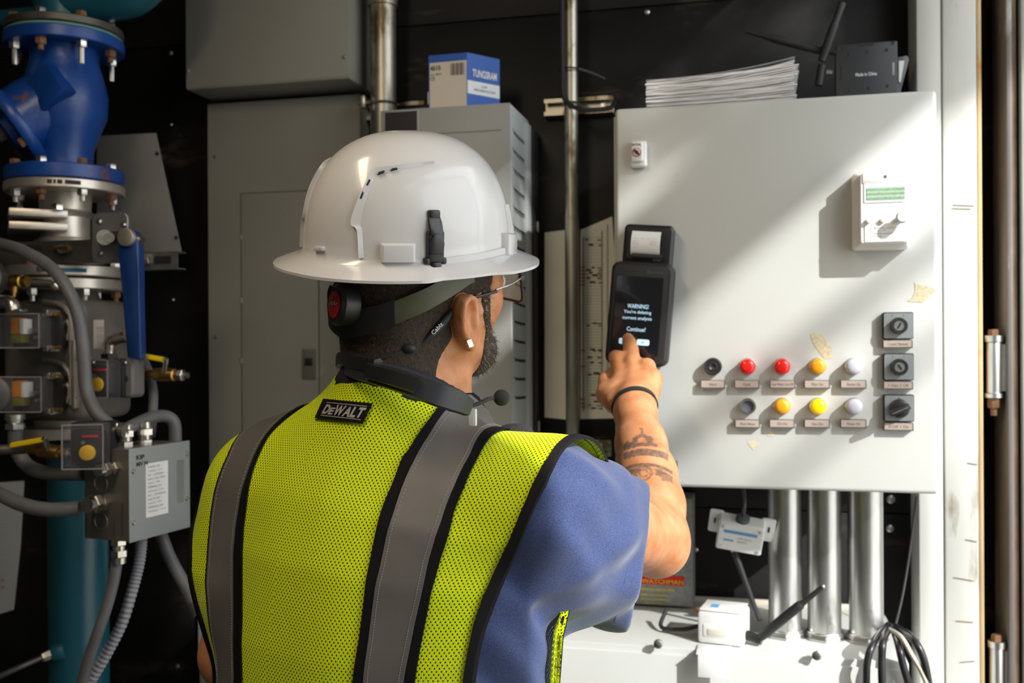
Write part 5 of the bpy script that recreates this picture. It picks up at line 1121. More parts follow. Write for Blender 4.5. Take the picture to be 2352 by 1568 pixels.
def strands(vs_, q_, n_, L, up, jit, nm, m, par, lo_=.6):
    cen = vs_[q_].mean(1); e1 = vs_[q_[:, 1]]-vs_[q_[:, 0]]; e2 = vs_[q_[:, 3]]-vs_[q_[:, 0]]; nn = np.cross(e1, e2); nn /= np.maximum(vlen(nn), 1e-9)[:, None]
    out = ((cen-HC)*nn).sum(1) > 0; I = rg.choice(np.nonzero(out)[0], n_); b0 = cen[I]+rg.normal(0, .0009, (n_, 3)); d = nn[I]*lo_+up+rg.normal(0, jit, (n_, 3)); d /= vlen(d)[:, None]
    l = L*rg.uniform(.5, 1.2, n_)[:, None]; side = np.cross(d, rg.normal(0, 1, (n_, 3))); side /= np.maximum(vlen(side), 1e-9)[:, None]; w_ = .00022
    tip = b0+d*l; V4 = np.stack([b0-side*w_, b0+side*w_, tip+side*w_*.4, tip-side*w_*.4], 1).reshape(-1, 3); o = np_obj(V4, np.arange(len(V4)).reshape(-1, 4), nm, m, par, PO); o['kind'] = 'stuff'; return o
strands(hv, hq, 5200, .0042, (Z_*-.9-hf*.5)*.9, .25, 'hair_strand', mat('strand_brown', (.06, .04, .026), .5), hair, .5)
strands(bv_, bq, 1900, .006, Z_*-.8+hf*.3, .4, 'beard_strand', mat('strand_black', (.028, .021, .017), .5), beard, .7)
strands(bv_, bq, 1000, .006, Z_*-.8+hf*.3, .4, 'beard_strand', mat('strand_grey', (.32, .26, .20), .5), beard, .7)
for s_ in (-1, 1):
    e = MB().ball(HP(.0945, s_*.034, -.005), .0115, 14).build('eye', mat('eye_white', (.75, .72, .68), .2), person); MB().ball(HP(.1005, s_*.034, -.005), .0062, 12).build('iris', mat('iris_brown', (.03, .015, .008), .15), e)
# earring
ep = hit(1078, 789, head, off=.0025); nE = V(-F_*.8+R_*.55+Z_*.15).normalized(); ux = V(R_*.9+F_*.3+Z_*.35).normalized()
b = MB(); rplate(b, V(ep), .0072, .0092, .0008, .0022, .0004, (ux-nE*ux.dot(nE)).normalized(), nE.cross((ux-nE*ux.dot(nE)).normalized())); b.build('ear_stud', mat('ear_stud_metal', (.62, .55, .34), .3, 1), person)
# ------------------------------------------------------------------ clothes
def folds(p, amp, k1, k2, fr1, fr2):
    a = p@A3(V(k1).normalized()); b_ = p@A3(V(k2).normalized()); return amp*(np.sin(fr1*a+1.8*np.sin(fr2*b_))*.6+.4*np.sin(fr1*1.7*a+2.2*np.sin(fr2*1.4*b_+1)+.7))
SA, SB = DP(1262, 1212, 1.055), DP(1448, 1278, 1.195); sx = (SB-SA)/np.linalg.norm(SB-SA)
hn = R_*.975-Z_*.155-F_*.08; hn /= np.linalg.norm(hn)
def sleeve_o(p):
    q = p-SA; t = np.clip((q@sx)/np.linalg.norm(SB-SA), 0, 1.6); g = q-(q@sx)[..., None]*sx
    vert = g@Z_; hor = vlen(g-vert[..., None]*Z_); r = .083+.002*t
    d = np.sqrt((vert*.97)**2+(hor*1.12)**2+1e-9)-r
    return smax(d, -(q@sx)-.02, .09)
def shirt(p):
    d = smin(torso(p, .004, .004), caps(p, LS, RS+tr_*-.02, .062, .060), .05)
    d = smin(d, caps(p, LS, LS+(LE-LS)*.80, .066, .062), .03)
    d = smin(d, caps(p, Cz(1.340)+tr_*.03, RS-tr_*.01, .048, .052), .04)
    f1 = folds(p, .0075, sx*.3+Z_*.9+F_*.2, sx+F_*.4, 74, 22)
    s = sleeve_o(p)+folds(p, .0085, Z_*.8-sx*.55, sx+Z_*.5, 66, 19)
    s = smin(s, caps(p, RS+Z_*.003, DP(1400, 1182, 1.16), .054, .045), .03)
    sm_ = np.clip(((p-Cz(np.clip(p[..., 2], .8, 1.475)))@tr_-.125)/.05, 0, 1); d = smin(d+f1*sm_+.0015*(1-sm_), s, .045)
    # hollow sleeve end
    dh = (p-SB)@hn; inner = np.maximum(s+.0105, -(dh+.075))
    d = smax(d, dh-.008, .006); d = smax(d, -inner, .003)
    d = np.maximum(d, -(((p-(LS+(LE-LS)*.78))@((LS-LE)/np.linalg.norm(LS-LE)))+.0)*(vlen(p-LE) < .16)-1.0*(vlen(p-LE) >= .16))
    # collar and neck opening
    ax_ = (HP(-.02, 0, -.09)-NB); ax_ /= np.linalg.norm(ax_); q = p-(NB+ax_*.010); t = q@ax_; rad_ = vlen(q-t[..., None]*ax_)
    col = np.maximum(np.abs(rad_-.079-.12*np.maximum(-t, 0))-.0045, np.maximum(t-.004-.030*np.clip(-(q@tf)/.079, 0, 1), -t-.014)); d = smin(d, col, .008)
    d = smax(d, -np.maximum(rad_-.0715, -(t+.012)), .004)
    return d
SLO = np.array([-.74, .84, .86]); SHI = np.array([.12, 1.50, 1.56])
shv, shq = sdf_mesh(shirt, SLO, SHI, .0031, 'shirt', margin=2.2)
m_shirt = bpy.data.materials.new('navy_twill'); m_shirt.use_nodes = True; nt = m_shirt.node_tree; N = nt.nodes; Lk = nt.links; b = N['Principled BSDF']; b.inputs['Roughness'].default_value = .85; b.inputs['Sheen Weight'].default_value = .28; b.inputs['Sheen Roughness'].default_value = .5; b.inputs['Specular IOR Level'].default_value = .2
tc = N.new('ShaderNodeTexCoord'); n1 = N.new('ShaderNodeTexNoise'); n1.inputs['Scale'].default_value = 1500; n1.inputs['Detail'].default_value = 3; Lk.new(tc.outputs['Object'], n1.inputs[0])
cr = N.new('ShaderNodeValToRGB'); cr.color_ramp.elements[0].color = (.018, .030, .084, 1); cr.color_ramp.elements[1].color = (.075, .104, .24, 1); cr.color_ramp.elements[0].position = .36; cr.color_ramp.elements[1].position = .64; Lk.new(n1.outputs[0], cr.inputs[0]); Lk.new(cr.outputs[0], b.inputs['Base Color'])
bp = N.new('ShaderNodeBump'); bp.inputs['Strength'].default_value = .35; bp.inputs['Distance'].default_value = .0008; Lk.new(n1.outputs[0], bp.inputs['Height']); Lk.new(bp.outputs[0], b.inputs['Normal'])
sh = np_obj(shv, shq, 'shirt', m_shirt, person, PO)
sh.data.materials.append(mat('collar_knit', (.012, .014, .028), .85)); ax_ = (HP(-.02, 0, -.09)-NB); ax_ /= np.linalg.norm(ax_); cq_ = shv[shq].mean(1)-(NB+ax_*.010); ct = cq_@ax_; crd = vlen(cq_-ct[:, None]*ax_)
sh.data.polygons.foreach_set('material_index', ((crd < .098) & (ct > -.035)).astype(np.int32))
# stitch line along the sleeve hem
st_ = []
for k in range(60):
    an_ = 2*pi*k/60; u = np.cross(hn, Z_); u /= np.linalg.norm(u); w2 = np.cross(u, hn); base = SB-hn*.012-sx*.0; d = u*math.cos(an_)+w2*math.sin(an_); ts = np.linspace(.14, .03, 90); v = shirt(base+ts[:, None]*d); i = int(np.argmax(v < 0))
    if v[i] < 0: st_.append(base+ts[i]*d)
mb = MB()
for k in range(0, len(st_)): a, b2 = V(st_[k]), V(st_[(k+1) % len(st_)]); mb.tube([a, a+(b2-a)*.35], .0006, 5, 0); mb.tube([a+(b2-a)*.5, a+(b2-a)*.85], .0006, 5, 0)
mb.build('hem_stitching', mat('stitch_navy', (.02, .03, .08), .8), sh, origin=PO)['kind'] = 'stuff'
# trousers and boots, out of the picture but where the man stands
def legs(p):
    d = None
    for s_ in (-1, 1):
        hp = Cz(.92)+tr_*(.095*s_); kn = hp+tf*.03+tr_*.015*s_; kn[2] = .49; an_ = hp+tr_*.03*s_; an_[2] = .10; c = smin(caps(p, hp, kn, .088, .068), caps(p, kn, an_, .066, .055), .03); d = c if d is None else smin(d, c, .03)
    return np.maximum(smin(d, torso(p, .008, .008), .05), p[..., 2]-.98)
tv, tq = sdf_mesh(legs, Cz(.5)-np.array([.30, .30, .44]), Cz(.5)+np.array([.30, .30, .52]), .009, 'trousers', margin=2.2)
np_obj(tv, tq, 'trousers', mat('dark_trousers', (.02, .022, .03), .85), person, PO)
for s_ in (-1, 1):
    c0 = V(Cz(.92)+tr_*(.125*s_)); c0.z = 0; t3 = V(tf)
    mb = MB(); rows = []
    for x_, w2, h_ in ((-.075, .028, .075), (-.06, .038, .11), (-.02, .042, .13), (.03, .042, .12), (.07, .045, .085), (.13, .047, .065), (.17, .038, .05), (.19, .02, .03)):
        rows.append([c0+t3*x_+V(tr_)*(w2*math.cos(k))+V((0, 0, max(.002, h_*.5+h_*.5*math.sin(k)))) for k in np.linspace(0, 2*pi, 14, endpoint=False)])
    mb.grid(rows, True); mb.build('boot', mat('boot_leather', (.05, .03, .02), .6), person)
# --- vest
def vest_s(p):
    d = smin(torso(p, .012, .012), caps(p, LS, RS-tr_*.01, .070, .067), .06)
    d = smin(d, caps(p, LS, LS+(LE-LS)*.45, .072, .093), .05)
    d = smin(d, caps(p, Cz(1.412)-tr_*.045, LS+Z_*.008, .050, .064), .04); d = smin(d, caps(p, Cz(1.350)+tr_*.03, RS-tr_*.01, .050, .062), .03)
    d = smin(d, caps(p, RS-tr_*.03, RS+tr_*.045+tf*.02, .067, .070), .04)
    return d+folds(p, .0030, tr_+Z_*.25, Z_, 34, 9)*(np.clip((1.40-p[..., 2])/.2, 0, 1))
H0, HL = 1.32, .90
VB = .6
def vray(v):
    v = np.asarray(v, float); h = np.where(v < VB, HL+(H0-HL)*v/VB, np.where(v < .9, H0, H0-(v-.9)/.3*(H0-1.0))); an_ = np.clip((v-VB)/(.9-VB), 0, 1)*pi
    return Cz(h), (-np.cos(an_))[..., None]*tf+np.sin(an_)[..., None]*Z_
def vpt(s, v, off=0):
    s, v = np.broadcast_arrays(np.asarray(s, float), np.asarray(v, float)); O, d = vray(v); O = O+s[..., None]*tr_
    ts = np.linspace(.34, .0, 100); f = np.stack([vest_s(O+t*d)-off for t in ts]); ins = f < 0; i = np.argmax(ins, 0); none = ~ins.any(0); i = np.where(none, np.argmin(f, 0), i); i0 = np.maximum(i-1, 0)
    a = np.take_along_axis(f, i0[None], 0)[0]; b_ = np.take_along_axis(f, i[None], 0)[0]; k = np.where(none | (i == i0), 1, np.clip(a/np.where(a-b_ == 0, 1, a-b_), 0, 1)); t = ts[i0]+(ts[i]-ts[i0])*k
    return O+t[..., None]*d
def to_sv(P):
    P = np.asarray(P); z = P[2]
    c0 = Cz(H0); q = P-c0
    if z < H0 and q@tf < 0: c = Cz(z); return (P-c)@tr_, VB*(z-HL)/(H0-HL)
    return q@tr_, VB+math.atan2(q[2], -(q@tf))/pi*(.9-VB)
def edge(pts):
    sv = sorted([to_sv(hit(x_, y_, vest_s)) for x_, y_ in pts], key=lambda e: e[1]); s = [e[0] for e in sv]; v = [e[1] for e in sv]
    return lambda vv: np.interp(vv, v, s), v[0], v[-1]
c7 = lambda L: [(420+.4644*x_, 840+.4644*y_) for x_, y_ in L]
c8 = lambda L: [(900+.4516*x_, 860+.4516*y_) for x_, y_ in L]
eL0 = edge(c7([(380, 232), (300, 335), (235, 450), (190, 560), (167, 650), (152, 750), (140, 900), (130, 1050), (135, 1150), (160, 1350), (185, 1540)]))
eL1 = edge(c7([(560, 165), (430, 330), (360, 450), (320, 560), (290, 680), (272, 800), (262, 950), (262, 1100), (262, 1300), (265, 1540)]))
eL2 = edge(c7([(600, 160), (520, 220), (440, 330), (390, 420), (350, 520), (325, 640), (305, 800), (298, 1000), (298, 1250), (298, 1540)]))
eR0 = edge(c8([(250, 170), (190, 250), (100, 380)])+c7([(1180, 330), (1100, 440), (1050, 570), (1000, 680), (960, 830), (930, 980), (905, 1150), (880, 1350), (850, 1540)]))
eR1 = edge(c8([(295, 185), (215, 290), (130, 430), (60, 580)])+c7([(1080, 640), (1020, 830), (985, 1000), (955, 1150), (930, 1350), (905, 1540)]))
eR2 = edge(c8([(475, 290), (400, 420), (330, 560), (280, 680), (240, 800), (195, 950), (165, 1100), (130, 1250), (100, 1400), (70, 1560)]))
eR3 = edge(c8([(515, 315), (440, 430), (370, 580), (320, 700), (290, 830), (250, 950), (215, 1080), (180, 1250), (150, 1400), (125, 1560)]))
eA0 = edge(c8([(800, 430), (745, 520), (690, 640), (600, 850), (530, 1000), (475, 1130), (430, 1260), (400, 1400), (375, 1560)]))
eA1 = edge(c8([(822, 465), (780, 560), (720, 680), (640, 880), (570, 1030), (510, 1180), (465, 1300), (440, 1400), (415, 1560)]))
nk = sorted([to_sv(hit(x_, y_, vest_s)) for x_, y_ in ((768, 884), (800, 881), (860, 888), (940, 906), (1010, 926), (1070, 948))]); nks = [e[0] for e in nk]; nkv = [e[1] for e in nk]
SN0, SN1 = nks[0], nks[-1]
VMAX = 1.15
def smin_v(v): return np.interp(v, [0, .25, .40, .50, .56, .62, .75, .9, 1.15], [-.172, -.178, -.192, -.225, -.255, -.262, -.250, -.20, -.16])
def smax_v(v): return eA1[0](v)
m_vest = bpy.data.materials.new('hi_vis_mesh'); m_vest.use_nodes = True; nt = m_vest.node_tree; N = nt.nodes; Lk = nt.links; b = N['Principled BSDF']
b.inputs['Base Color'].default_value = (.66, .80, .002, 1); b.inputs['Roughness'].default_value = .75; b.inputs['Specular IOR Level'].default_value = .2; b.inputs['Sheen Weight'].default_value = .1
uvn = N.new('ShaderNodeUVMap')
def math_(op, a, b_=None, c=None):
    n = N.new('ShaderNodeMath'); n.operation = op
    for i, x_ in enumerate((a, b_, c)):
        if x_ is None: continue
        if isinstance(x_, (int, float)): n.inputs[i].default_value = x_
        else: Lk.new(x_, n.inputs[i])
    return n.outputs[0]
sp = N.new('ShaderNodeSeparateXYZ'); Lk.new(uvn.outputs[0], sp.inputs[0])
pu, pv_ = .0048, .0030
vrow = math_('DIVIDE', sp.outputs[1], pv_); row = math_('FLOOR', vrow); half = math_('MULTIPLY', math_('MODULO', row, 2.0), .5)
fu = math_('SUBTRACT', math_('FRACT', math_('ADD', math_('DIVIDE', sp.outputs[0], pu), half)), .5); fv = math_('SUBTRACT', math_('FRACT', vrow), .5)
du_ = math_('MULTIPLY', fu, pu/.00076); dv_ = math_('MULTIPLY', fv, pv_/.00098)
dist = math_('ADD', math_('MULTIPLY', du_, du_), math_('MULTIPLY', dv_, dv_)); hole = math_('LESS_THAN', dist, 1.0)
tr_n = N.new('ShaderNodeBsdfTransparent'); ms = N.new('ShaderNodeMixShader'); Lk.new(hole, ms.inputs[0]); Lk.new(b.outputs[0], ms.inputs[1]); Lk.new(tr_n.outputs[0], ms.inputs[2]); Lk.new(ms.outputs[0], N['Material Output'].inputs['Surface'])
bp = N.new('ShaderNodeBump'); bp.inputs['Strength'].default_value = .12; bp.inputs['Distance'].default_value = .0003; Lk.new(dist, bp.inputs['Height']); Lk.new(bp.outputs[0], b.inputs['Normal'])
m_refl = mat('reflective_grey', (.132, .122, .115), .5, .15, var=.12, vscale=12, bump=.7, bscale=16); m_bind = mat('black_binding', (.006, .006, .007), .8, spec=.15); m_trim = mat('armhole_binding', (.009, .0085, .009), .8, spec=.15)
VV, VF, VU = [], [], []
def patch(S0, S1, v0f, v1f, ns, nv, u0=0):
    o = len(VV); w_ = np.linspace(0, 1, nv+1); k = np.linspace(0, 1, ns+1); Wv, K = np.meshgrid(w_, k, indexing='ij')
    v = w_*1.0
    # s limits depend on v, v limits on s: two passes
    s_mid = np.interp(K, [0, 1], [0, 1]); v_lin = v0f(None)+(v1f(None)-v0f(None))*Wv if v1f(None) is not None else None
    if v_lin is None:
        s = S0(.5)+(S1(.5)-S0(.5))*K; vv = np.array([[v0f(None)+(v1f(x_)-v0f(None))*w1 for x_ in s[i]] for i, w1 in enumerate(w_)]); s = S0(vv)+(S1(vv)-S0(vv))*K
        vv = np.array([[v0f(None)+(v1f(x_)-v0f(None))*w1 for x_ in s[i]] for i, w1 in enumerate(w_)])
    else: vv = v_lin; s = S0(vv)+(S1(vv)-S0(vv))*K
    P = vpt(s, vv); cc = ns//2
    du1 = np.concatenate([np.zeros((nv+1, 1)), np.cumsum(vlen(P[:, 1:]-P[:, :-1]), 1)], 1); base = u0 if not callable(u0) else u0(vv)
    dv1 = np.concatenate([np.zeros((1, ns+1)), np.cumsum(vlen(P[1:]-P[:-1]), 0)], 0); dvm = np.repeat(dv1.mean(1, keepdims=True), ns+1, 1)*.0+dv1
    VV.extend(P.reshape(-1, 3)); VU.extend(np.stack([du1-du1[:, cc:cc+1]+base, dvm], -1).reshape(-1, 2))
    for i in range(nv):
        for j in range(ns): a = o+i*(ns+1)+j; VF.append((a, a+1, a+ns+2, a+ns+1))
    return P
c_ = lambda x_: (lambda v: np.full(np.shape(v), x_))
patch(c_(SN0), c_(SN1), lambda s: 0.02, lambda s: None if s is None else float(np.interp(s, nks, nkv)), 40, 110)
patch(smin_v, c_(SN0), lambda s: 0.02, lambda s: VMAX, 44, 150)
patch(c_(SN1), smax_v, lambda s: 0.02, lambda s: VMAX, 34, 150)
me = bpy.data.meshes.new('safety_vest'); me.from_pydata([tuple(np.array(p)-np.array(PO)) for p in VV], [], VF); uvl = me.uv_layers.new(name='UVMap')
li = np.empty(len(me.loops), np.int32); me.loops.foreach_get('vertex_index', li); uvl.data.foreach_set('uv', np.array(VU, np.float32)[li].ravel()); me.shade_smooth(); me.materials.append(m_vest)
vest = bpy.data.objects.new('safety_vest', me); COL.objects.link(vest); vest.parent = person; vest['_o'] = PO
md = vest.modifiers.new('w', 'WELD'); md.merge_threshold = .0004
def strip(nm, S0, S1, v0, v1, ns, nv, m, off, th=.0012):
    v = np.linspace(v0, v1, nv+1); Vv, K = np.meshgrid(v, np.linspace(0, 1, ns+1), indexing='ij'); s = S0(Vv)+(S1(Vv)-S0(Vv))*K; P = vpt(s, Vv, off); e = vpt(s, Vv, off-th)
    mb = MB(); rows = [[V(p) for p in r_] for r_ in P]; mb.grid([[V(e[i][0])]+rows[i]+[V(e[i][-1])] for i in range(nv+1)]); return mb.build(nm, m, vest, origin=PO)
VT = 1.10
strip('reflective_stripe', eL0[0], eL1[0], .02, VT, 8, 110, m_refl, .0034); strip('stripe_binding', eL1[0], eL2[0], .02, VT, 3, 110, m_bind, .0028); strip('stripe_binding', lambda v: eL0[0](v)-.0035, lambda v: eL0[0](v)+.0002, .02, VT, 2, 110, m_bind, .0028)
strip('reflective_stripe', eR1[0], eR2[0], .02, VT, 10, 110, m_refl, .0034); strip('stripe_binding', eR0[0], eR1[0], .02, VT, 3, 110, m_bind, .0028); strip('stripe_binding', eR2[0], eR3[0], .02, VT, 3, 110, m_bind, .0028)
strip('armhole_trim', eA0[0], lambda v: eA1[0](v)+.001, .02, VT, 4, 140, m_trim, .003, .004)
strip('armhole_trim', lambda v: smin_v(v)-.001, lambda v: smin_v(v)+.008, .02, VT, 4, 140, m_bind, .003, .004)
# stitch lines on the stripes
mb = MB()
for e0, ds in ((eL0[0], .004), (eL1[0], -.003), (eR1[0], .004), (eR2[0], -.004)):
    v = np.linspace(.05, .80, 200); P = vpt(e0(v)+ds, v, .0037)
    for k in range(0, 199): mb.tube([V(P[k]), V(P[k]+(P[k+1]-P[k])*.6)], .00035, 4, 0, cap=False)
mb.build('stripe_stitching', mat('stitch_grey', (.36, .33, .30), .8), vest, origin=PO)['kind'] = 'stuff'
# brand patch, laid on the vest
def onv(px, py, off): return V(hit(px, py, vest_s, off=off))
q4 = [np.array(p, float) for p in ((742, 915), (856, 926), (833, 973), (722, 960))]
def bil(u, v): a = q4[0]*(1-u)+q4[1]*u; b_ = q4[3]*(1-u)+q4[2]*u; r_ = a*(1-v)+b_*v; r_[1] -= 3*math.sin(u*pi)*0; return r_
rows = [[onv(*bil(u, v), .0035) for u in np.linspace(0, 1, 13)] for v in np.linspace(0, 1, 7)]
lo_r = [[onv(*bil(u, v), .0005) for u in np.linspace(0, 1, 13)] for v in (0, 1)]
pa = MB().grid([lo_r[0]]+rows+[lo_r[1]]).build('brand_patch', m_bind, vest, origin=PO)
mb = MB()
def ptxt(t, u0, u1, v0, v1, bold, shear=.0):
    vs_, fs_ = text_mesh(t, bold); mb.add([onv(*bil(u0+(u1-u0)*x_+shear*y_, v1+(v0-v1)*y_), .0042) for x_, y_ in vs_], fs_)
m_silver = mat('silver_thread', (.34, .32, .30), .5)
x_ = .095
for t, w_, v0, v1 in (('D', .125, .26, .74), ('E', .095, .38, .74), ('W', .20, .24, .76), ('A', .155, .26, .76), ('L', .115, .24, .76), ('T', .14, .24, .74)):
    ptxt(t, x_, x_+w_*.97, v0, v1, .045, .02); x_ += w_*.985
for v0 in (.15, .80): mb.grid([[onv(*bil(u, vv), .0042) for u in np.linspace(.10, .92, 14)] for vv in (v0+.035, v0)])
mb.build('patch_lettering', m_silver, pa, origin=PO)
# front panel of the vest seen under the arm
pts = [(1268, 1398, 1.17), (1260, 1450, 1.17), (1254, 1510, 1.165), (1246, 1600, 1.16)]
P2 = [(1288, 1398, 1.18), (1284, 1450, 1.18), (1280, 1510, 1.175), (1272, 1600, 1.17)]
mb = MB(); rows = [[D(*a)+(D(*b_)-D(*a))*t for t in np.linspace(0, 1, 4)] for a, b_ in zip(pts, P2)]
me = bpy.data.meshes.new('front_panel'); fl = [tuple(p-V(PO)) for r_ in rows for p in r_]; me.from_pydata(fl, [], [(i*4+j, i*4+j+1, i*4+j+5, i*4+j+4) for i in range(3) for j in range(3)])
uvl = me.uv_layers.new(name='UVMap')
for lp_ in me.loops: i = lp_.vertex_index; uvl.data[lp_.index].uv = (.012*(i % 4), .035*(i//4))
me.shade_smooth(); me.materials.append(m_vest); o = bpy.data.objects.new('front_panel', me); COL.objects.link(o); o.parent = vest; o['_o'] = PO
# wrist band
ax_ = FA[4][0]-FA[3][0]; ax_ /= np.linalg.norm(ax_); c0 = DP(1458, 930, 1.526); n_ = 40; rows = []; u = np.cross(ax_, R_); u /= np.linalg.norm(u); w2 = np.cross(u, ax_)
for off, dr in ((-.0046, .0), (-.0042, .0030), (.0042, .0030), (.0046, .0)):
    row_ = []
    for k in range(n_):
        d = u*math.cos(2*pi*k/n_)+w2*math.sin(2*pi*k/n_); ts = np.linspace(.06, .0, 120); v = np.minimum(rarm(c0+ax_*off+ts[:, None]*d), 1); i = int(np.argmax(v < 0.0003)); row_.append(V(c0+ax_*off+d*(ts[i]+dr)))
    rows.append(row_)
MB().grid(rows, True).build('wristband', m_rubber, person)
# ------------------------------------------------------------------ hard hat
KC = DP(940, 562, 1.165)
hh = [hf, hr, hu]; hu_ = hu+R_*.04-F_*.030; hu_ /= np.linalg.norm(hu_); hf_ = hf-hu_*(hf@hu_); hf_ /= np.linalg.norm(hf_); hr_h = np.cross(hf_, hu_); HH = np.array([hf_, hr_h, hu_])
HW = dict(L=.129, W=.1065, H=.131, m=2.35)
def KP(f, r, u): return V(KC+hf_*f+hr_h*r+hu_*u)
m_hat = mat('white_helmet_shell', (.60, .59, .585), .22, var=.03, vscale=6, wear=(.52, .46, .38), wscale=26, wthr=.745, coat=.35)
hat = thing('hard_hat', 'white full brim hard hat worn by the man, with black clip', 'hard hat', KP(0, 0, 0))
def dome_r(th): m_ = HW['m']; return max(0, math.cos(th))**(2/m_), max(0, math.sin(th))**(2/m_)
def bw(phi):
    a = abs(math.degrees(math.atan2(math.sin(phi), math.cos(phi)))); return np.interp(a, [0, 60, 78, 86, 112, 120, 150, 180], [.036, .036, .034, .024, .023, .035, .033, .0285])
NP_ = 96; rows = []
for i in range(25):
    th = pi/2*(1-i/24); r_, z_ = dome_r(th); r_ = max(r_, .002)
    rows.append([KP(HW['L']*r_*math.cos(p), HW['W']*r_*math.sin(p), HW['H']*z_) for p in np.linspace(0, 2*pi, NP_, endpoint=False)])
inner = [[p for p in r_] for r_ in rows]
for dr, dz in ((.0025, -.004), (.010, -.0075), (.5, -.010), (1.0, -.0165), (1.0, -.0195), (.5, -.0135), (.0, -.009)):
    row_ = []
    for p in np.linspace(0, 2*pi, NP_, endpoint=False):
        b_ = bw(p); e = b_*dr if dr in (.5, 1.0, 0) else dr; dip = dz-(.003*max(0, -math.cos(p)) if dr else 0); n2 = V((math.cos(p)*HW['W'], math.sin(p)*HW['L'])).normalized()
        row_.append(KP(HW['L']*math.cos(p)+n2.x*e, HW['W']*math.sin(p)+n2.y*e, dip))
    rows.append(row_)
for i in range(24, -1, -2): rows.append([V(KC)+(p-V(KC))*.972 for p in inner[i]])
MB().grid(rows, True).build('shell', m_hat, hat, ang=60)
def hatf(p):
    q = (p-KC)@HH.T; m_ = HW['m']; rho = np.sqrt((q[..., 0]/HW['L'])**2+(q[..., 1]/HW['W'])**2); zz = np.maximum(q[..., 2], 0)/HW['H']
    return ((rho**m_+zz**m_+1e-12)**(1/m_)-1)*.1
def onh(px, py, off=0): return V(hit(px, py, hatf, off=off))
def hatn(P):
    P = A3(P); e = 1e-4; g = np.array([hatf((P+np.eye(3)[i]*e)[None])[0]-hatf((P-np.eye(3)[i]*e)[None])[0] for i in range(3)]); return V(g).normalized()
def refl(P): q = A3(P)-KC; r_ = q@hr_h; return V(A3(P)-2*r_*hr_h)
def ridge(pl, pr, h0, h1, nm='ridge'):
    A_ = [onh(*p) for p in pl]; B_ = [onh(*p) for p in pr]
    A_, _ = catmull(A_, 5); B_, _ = catmull(B_, 5)
    for mir in (0, 1):
        mb = MB(); R1 = []
        for a, b_ in zip(A_, B_):
            na, nb = hatn(a), hatn(b_); r4 = [a-na*.002, a+na*h0, b_+nb*h1, b_-nb*.002]
            if mir: r4 = [refl(p) for p in r4][::-1]
            R1.append(r4)
        mb.grid(R1).build(nm, m_hat, hat, ang=30)
# raised panel edges with vent slots
ridge([(826, 592), (822, 530), (808, 512), (822, 465), (838, 428), (857, 393), (905, 384), (950, 378), (995, 374)], [(836, 592), (832, 530), (828, 514), (838, 468), (852, 432), (868, 404), (908, 394), (952, 383), (996, 376)], .0035, .0004)
m_vent = mat('vent_dark', (.012, .012, .012), .8)
for p4 in ([(868, 404), (882, 399), (884, 394), (871, 398)], [(897, 395), (913, 391), (912, 388), (901, 390)], [(843, 427), (850, 413), (852, 416), (846, 428)], [(828, 457), (835, 440), (837, 444), (832, 458)]):
    pts = [onh(*p) for p in p4]; n_ = hatn(pts[0])
    for mir in (0, 1):
        P = [p+n_*.0012 for p in pts]; nn = n_
        if mir: P = [refl(p) for p in P][::-1]; nn = V(A3(n_)-2*(A3(n_)@hr_h)*hr_h)
        MB().prism(P, nn*.0018).build('vent_slot', m_vent, hat)
# rear block, side slot blocks, gutter and small tab
def block(px0, py0, px1, py1, h, nm, m=None, taper=.82, n_=None):
    pts = [onh(px0, py1), onh(px1, py1), onh(px1, py0), onh(px0, py0)]; c = sum(pts, V((0, 0, 0)))/4; n_ = n_ or hatn(c); n_ = (n_-V(hu_)*n_.dot(V(hu_))*.6).normalized()
    q = [c+(p-c)*taper+n_*(h+.0-(p-c).dot(n_)*.6) for p in pts]; b = bmesh.new(); A_ = [b.verts.new(p-n_*.004) for p in pts]; B_ = [b.verts.new(p) for p in q]; b.faces.new(A_[::-1]); b.faces.new(B_)
    for i in range(4): j = (i+1) % 4; b.faces.new((A_[i], A_[j], B_[j], B_[i]))
    bmesh.ops.recalc_face_normals(b, faces=b.faces[:]); bmesh.ops.bevel(b, geom=b.edges[:], offset=.0012, segments=2, affect='EDGES', profile=.5)
    return MB().bm(b).build(nm, m or m_hat, hat)
block(870, 556, 958, 604, .010, 'rear_block'); block(1150, 532, 1178, 590, .008, 'side_block'); block(724, 565, 748, 577, .004, 'rear_tab')
ridge([(1010, 592), (1060, 586), (1110, 578), (1150, 568)], [(1010, 606), (1062, 600), (1112, 592), (1152, 582)], .0055, .0050, 'gutter')
ridge([(1163, 470), (1170, 505), (1176, 540)], [(1158, 470), (1164, 505), (1168, 540)], .003, .0005)
